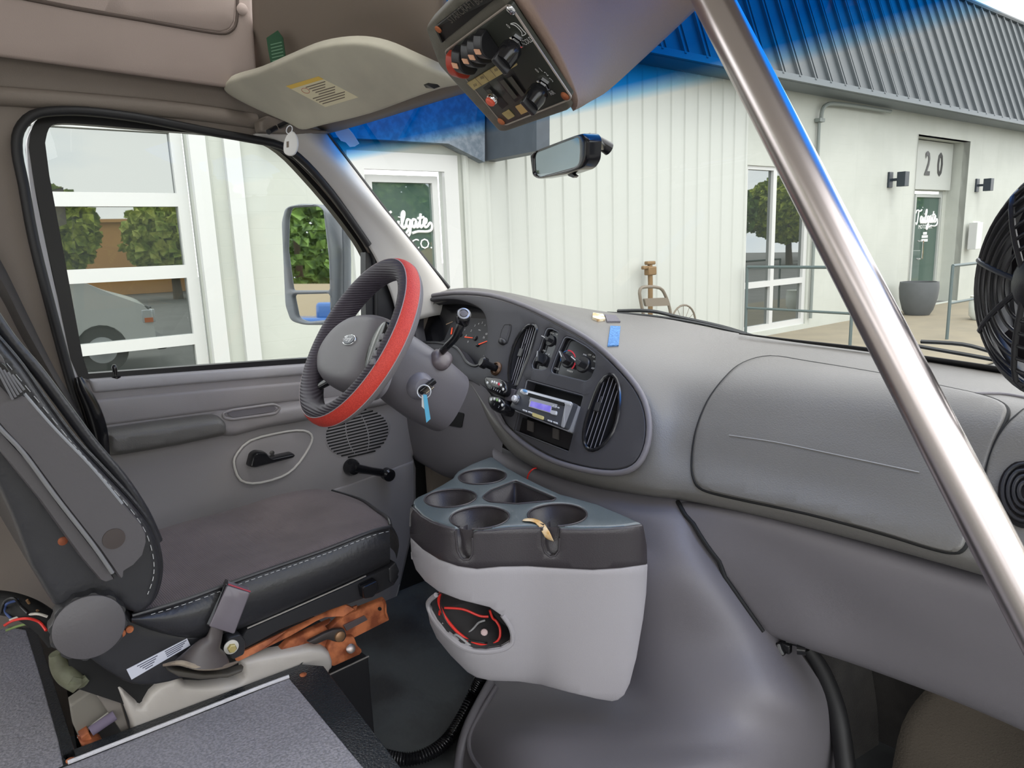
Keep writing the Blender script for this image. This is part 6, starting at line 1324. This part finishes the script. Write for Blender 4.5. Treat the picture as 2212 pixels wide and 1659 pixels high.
for (x, y) in ((1119,86),(1177,179)):
    a_ = PLT(x, y)[0]; b = MB(); b.lathe(a_, SP.n, [(.0085,0),(.0085,.0035),(.006,.004),(.005,.012)], 6); kn0 = b.build('control_nut', CHROME, op)
    b = MB(); b.lathe(a_+SP.n*.008, SP.n, [(.009,0),(.011,.003),(.0115,.012),(.010,.022)], 28); b.build('control_knob', GLOSSB, kn0)
    b = MB(); b.box(a_+SP.n*.030, (.021,.007,.012), (pv-pu*.2, pu, SP.n)); b.build('knob_pointer', BLACK, kn0, bev=.0015)
for x, y, m, nm in ((1104,21,CHROME,'bright'),(1221,207,RUST,'rusty'),(1083,262,RUST,'rusty')):
    b = MB(); b.lathe(PLT(x, y)[0], SP.n, [(.0055,0),(.005,.0015),(.003,.003),(.0005,.0032)], 18); b.build('panel_screw', m, op)
b = MB(); b.lathe(SP.off(.003)(947,63)[0], SP.n, [(.0045,0),(.004,.0015),(.0005,.002)], 14); b.build('panel_screw', RUST, op)
# ---- rear view mirror ----
rm_ = thing('rear_view_mirror', 'black rear view mirror stuck on the windscreen', 'mirror', W(1210,385,Y=.28))
n_m = Vector((-.42,-.9,-.03)); SMr = PlaneS(W(1205,340,Y=.28), n_m)
ho_ = rc([(1148,334),(1160,325),(1247,292),(1266,287),(1275,300),(1273,345),(1262,364),(1228,376),(1166,387),(1154,380)], 9)
b = MB(); gl_ = rc([(1156,338),(1160,330),(1246,297),(1254,298),(1257,320),(1255,352),(1246,360),(1168,381),(1158,376)], 5)
b.plate(ho_, SMr, h=.006, sink=.022, holes=[gl_], hsink=.002, r=3.5, n_in=3); b.build('mirror_case', GLOSSB, rm_, ang=60)
b = MB(); b.plate(gl_, SMr, h=.001, sink=.001); b.build('mirror_glass', mat('tinted_mirror', (150,165,170), .02, 1), rm_, smooth=False)
w1 = WS(1318,322)[0]; m0 = SMr.off(-.02)(1262,305)[0]
b = MB(); b.tube([m0, SMr.off(-.03)(1285,298)[0], w1.lerp(m0, .3)], [.009,.008,.006], 12); b.tube([WS(1293,297)[0]+Vector((0,-.03,0)), WS(1304,305)[0]+Vector((0,-.015,-.003)), w1+Vector((0,-.004,0))], [.007,.011,.013], 14); b.build('mirror_stem', GLOSSB, rm_)
b = MB(); b.plate([(1228,374),(1236,372),(1246,380),(1242,384),(1232,380)], SMr.off(-.01), h=.004, sink=.004); b.build('anti_glare_tab', BLACK, rm_)
# ---- stanchion ----
pA_, pB_ = W(1540,-0,D=.682), W(2212,1298,D=.565); dd_ = pA_-pB_; pA_ = pB_+dd_*((1.80-pB_.z)/dd_.z); pB_ = pB_-dd_*.45
b = MB(); b.cyl(pA_, pB_, .0180, 40); tag(b.build('grab_pole', STEEL, ang=80, origin=pB_), 'brushed stainless grab pole slanting across the cab in front of the windscreen', 'grab pole')
# ---- fan ----
fc = W(2280,612,D=.62); fa = Vector((-.67,-.74,.02)).normalized()
fn = thing('cab_fan', 'round black caged cab fan at the right edge', 'fan', fc-Vector((0,0,.2)))
fu = (ZV-fa*ZV.dot(fa)).normalized(); fr = fu.cross(fa).normalized(); FR = .098
def ring(R_, h_, r_, nm='cage_ring', m=BLACK):
    bb = MB(); bb.tube([fc+fa*h_+(fu*math.cos(a)+fr*math.sin(a))*R_ for a in [2*math.pi*i/56 for i in range(56)]], r_, 8, closed=True); return bb.build(nm, m, fn)
dome = lambda R_: .022*math.sqrt(max(0, 1-(R_/FR)**2))+.002
for k in range(6): ring(FR*(.34+.12*k), dome(FR*(.34+.12*k)), .0017)
ring(FR, .0, .005, 'cage_rim'); ring(FR*.985, -.03, .004, 'cage_rim')
b = MB(); b.lathe(fc+fa*-.045, fa, [(FR*.98,.045),(FR,.03),(FR*.97,.005)], 56, capa=False, capb=False); b.build('fan_shroud', BLACK, fn, thick=.002)
for k in range(8):
    a = 2*math.pi*k/8+.2; d = fu*math.cos(a)+fr*math.sin(a); bb = MB(); bb.tube([fc+d*FR*t+fa*(dome(FR*t)+.001) for t in (.15,.4,.6,.8,.92,1.0)], .0026, 8); bb.build('cage_spoke', BLACK, fn)
b = MB(); b.lathe(fc+fa*.012, fa, [(FR*.22,0),(FR*.22,.012),(FR*.15,.016),(.0005,.017)], 28); b.build('cage_hub', BLACK, fn)
b = MB()
for k in range(4):
    a = 2*math.pi*k/4; rw = []
    for t in (.15,.5,.9): rw.append([fc-fa*.018+(fu*math.cos(a+q)+fr*math.sin(a+q))*FR*t+fa*.018*(q/.9-.4) for q in (0,.3,.6,.9)])
    b.grid(rw)
b.build('fan_blades', mat('dark_blade', (48,44,48), .4), fn, thick=.002)
b = MB(); b.lathe(fc-fa*.09, fa, [(.028,0),(.032,.02),(.032,.06)], 28); b.build('fan_motor', BLACK, fn)
b = MB(); b.tube([fc-fa*.07, fc-fa*.09+Vector((.05,0,-.08)), W(2520,900,Y=.40)], .009, 10, sm=4); b.build('fan_stalk', BLACK, fn)
# ---- wipers and cowl ----
BW = mat('wiper_black', (30,34,36), .4)
def wo(px, py, k=.03): return WS(px, py)[0]+ray(px, py).normalized()*k
t = thing('wiper', 'black wiper arm and blade parked at the foot of the windscreen behind the dash tape', 'wiper', wo(1450,690), 'windscreen wipers')
b = MB(); b.tube([wo(1312,676), wo(1400,682), wo(1500,697), wo(1612,722)], .004, 6, sm=4); b.build('wiper_blade', BW, t)
b = MB(); b.tube([wo(1335,672,.05), wo(1405,672,.05), wo(1470,686,.05), wo(1560,706,.045), wo(1625,726,.04)], .005, 6, sm=4); b.build('wiper_arm', BW, t)
t = thing('wiper', 'black wiper seen between the grab pole and the fan', 'wiper', wo(2080,770), 'windscreen wipers')
b = MB(); b.tube([wo(1950,742), wo(2040,758), wo(2120,772), wo(2220,792)], .004, 6, sm=4); b.build('wiper_blade', BW, t)
b = MB(); b.tube([wo(1990,738,.05), wo(2080,744,.05), wo(2150,762,.05), wo(2230,780,.04)], .004, 6, sm=4); b.build('wiper_arm', BW, t)
# =================== VAN NOSE OUTSIDE, BUS BODY BEHIND ===================
vb = thing('van_body', 'white van hood and fender with headlight, mirrored in the garage panes', 'van', (0,1.2,GZ))
b = MB(); prof = lambda x: [Vector((x,.80,.72)), Vector((x,.95,.62-.03*abs(x))), Vector((x,1.25,.50-.05*abs(x))), Vector((x,1.6,.36-.08*abs(x))), Vector((x,1.72,.22)), Vector((x,1.75,.0)), Vector((x,1.75,-.25))]
b.patch([prof(x) for x in (-.80,-.5,0,.5,.80)], 4, 4); b.build('hood', WHITEP, vb)
for sx in (-1, 1):
    b = MB(); ar_ = [(.98+.30*math.cos(a), GZ+.42+.40*math.sin(a)) for a in [math.pi*i/10 for i in range(11)]]
    out = [(.45,.70),(.85,.70),(1.25,.48),(1.62,.30),(1.74,.15),(1.75,-.28),(1.5,-.32),(1.29,-.30)]+[(1.0+.34*math.cos(a), -.30+.34*math.sin(a)) for a in [math.pi*i/10 for i in range(11)]]+[(.45,-.36)]
    b.prism([(sx*.98,y,z) for y, z in out], (-sx*.12,0,0)); b.build('fender', WHITEP, vb, bev=.03)
    b = MB(); b.tube([(sx*.92,1.0,GZ+.36),(sx*.75,1.0,GZ+.36)], .36, 28); wh = b.build('tyre', RUBBER, vb, bev=.03); b = MB(); b.lathe((sx*.92,1.0,GZ+.36), (sx,0,0), [(.2,0),(.2,.012),(.12,.02),(.06,.05),(.001,.06)], 24); b.build('wheel_rim', SILL, wh)
    b = MB(); b.box((sx*.80,1.755,.12), (.30,.05,.20)); b.box((sx*.975,1.66,.12), (.03,.14,.20)); hl_ = b.build('headlight', mat('headlight_lens', (225,228,232), .1, .3), vb, bev=.02); b = MB(); b.box((sx*.99,1.68,.06), (.02,.12,.07)); b.build('turn_signal', mat('amber_lens', (240,120,40), .3), hl_)
b = MB(); b.box((0,1.82,-.32), (1.9,.16,.2)); b.build('bumper', mat('grey_bumper', (90,92,94), .5), vb, bev=.04)
b = MB(); b.box((0,1.765,.10), (1.2,.03,.28)); b.build('grille', BLACK, vb, bev=.01)
b = MB(); b.prism([(-.86,.66,.70),(.86,.66,.70),(.86,.86,.66),(-.86,.86,.66)], (0,0,.03)); b.build('cowl', BLACK, vb, smooth=False)
# bus body behind the camera: roof, rear part, right wall; unseen, openings widened and lining lightened to add fill light
ROOFI = mat('bus_headliner', (214,208,200), .8)
b = MB(); b.prism([(-1.0,-5,1.82),(1.25,-5,1.82),(1.25,-.25,1.82),(-1.0,-.25,1.82)], (0,0,.05)); tag(b.build('ceiling', ROOFI, smooth=False), None, None, kind='structure')
b = MB(); b.patch([[wsp(x, 1.44, -.03) for x in (.02,.3,.6,.9,1.2)], [Vector((x,-.05,1.66)) for x in (.02,.3,.6,.9,1.2)], [Vector((x,-.3,1.81)) for x in (.02,.3,.6,.9,1.2)]], 4, 4); tag(b.build('ceiling_front', BROWNG, thick=.01), None, None, kind='structure')
def yz(x): return lambda y, z: (Vector((x, y, z)), Vector((1,0,0)) if x < 0 else Vector((-1,0,0)))
def boxr(y0, z0, y1, z1): return [(y0,z0),(y1,z0),(y1,z1),(y0,z1)]
b = MB(); b.plate(boxr(-5,-.05,-.95,1.82), yz(-.95), h=0, sink=.04, holes=[boxr(-2.2,.55,-1.15,1.65), boxr(-3.4,.55,-2.25,1.65), boxr(-4.8,.55,-3.5,1.65)], hsink=.04); tag(b.build('wall_left_rear', ROOFI, smooth=False), None, None, kind='structure')
b = MB(); b.plate(boxr(-5,-.05,.6,1.82), yz(1.2), h=0, sink=.04, holes=[boxr(-.9,-.03,.5,1.72), boxr(-2.15,.5,-1.0,1.68), boxr(-3.4,.5,-2.25,1.68), boxr(-4.8,.5,-3.5,1.68)], hsink=.04); tag(b.build('wall_right', ROOFI, smooth=False), None, None, kind='structure')
b = MB(); b.plate([(-.95,-.05),(1.2,-.05),(1.2,1.82),(-.95,1.82)], lambda x, z: (Vector((x,-5,z)), Vector((0,1,0))), h=0, sink=.04, holes=[[(-.8,.5),(1.05,.5),(1.05,1.7),(-.8,1.7)]], hsink=.04); tag(b.build('wall_rear', ROOFI, smooth=False), None, None, kind='structure')

# kick panel ahead of the door, frit band and frayed carpet edge
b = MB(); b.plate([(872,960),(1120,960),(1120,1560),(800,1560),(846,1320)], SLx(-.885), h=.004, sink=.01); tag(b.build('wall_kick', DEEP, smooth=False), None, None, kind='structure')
b = MB(); fz = [(1600,720),(1720,737),(1874,757),(2000,778),(2168,806),(2300,832)]
q = [WS(*p)[0]+Vector((0,-.006,.0)) for p in smooth2(fz, 5, False)]; q2 = [WS(p[0], p[1]-2-(p[0]-1600)*.022)[0]+Vector((0,-.006,0)) for p in smooth2(fz, 5, False)]
b.grid([q, q2]); tag(b.build('trim_12', RUBBER, thick=.002), None, None, kind='structure')
b = MB(); b.tube([PZ(*p)+Vector((0,0,.016)) for p in ((626,1479),(560,1504),(470,1540),(330,1596),(210,1644),(150,1668))], .0032, 7, sm=8); tag(b.build('trim_13', mat('frayed_pale_edge', (205,203,208), .8, bump=2, bscale=300)), None, None, kind='structure')
b = MB(); b.tube([SLx(-.862)(*p)[0] for p in ((862,1262),(856,1284),(847,1312))], .003, 6); tag(b.build('trim_14', GREYL), None, None, kind='structure')
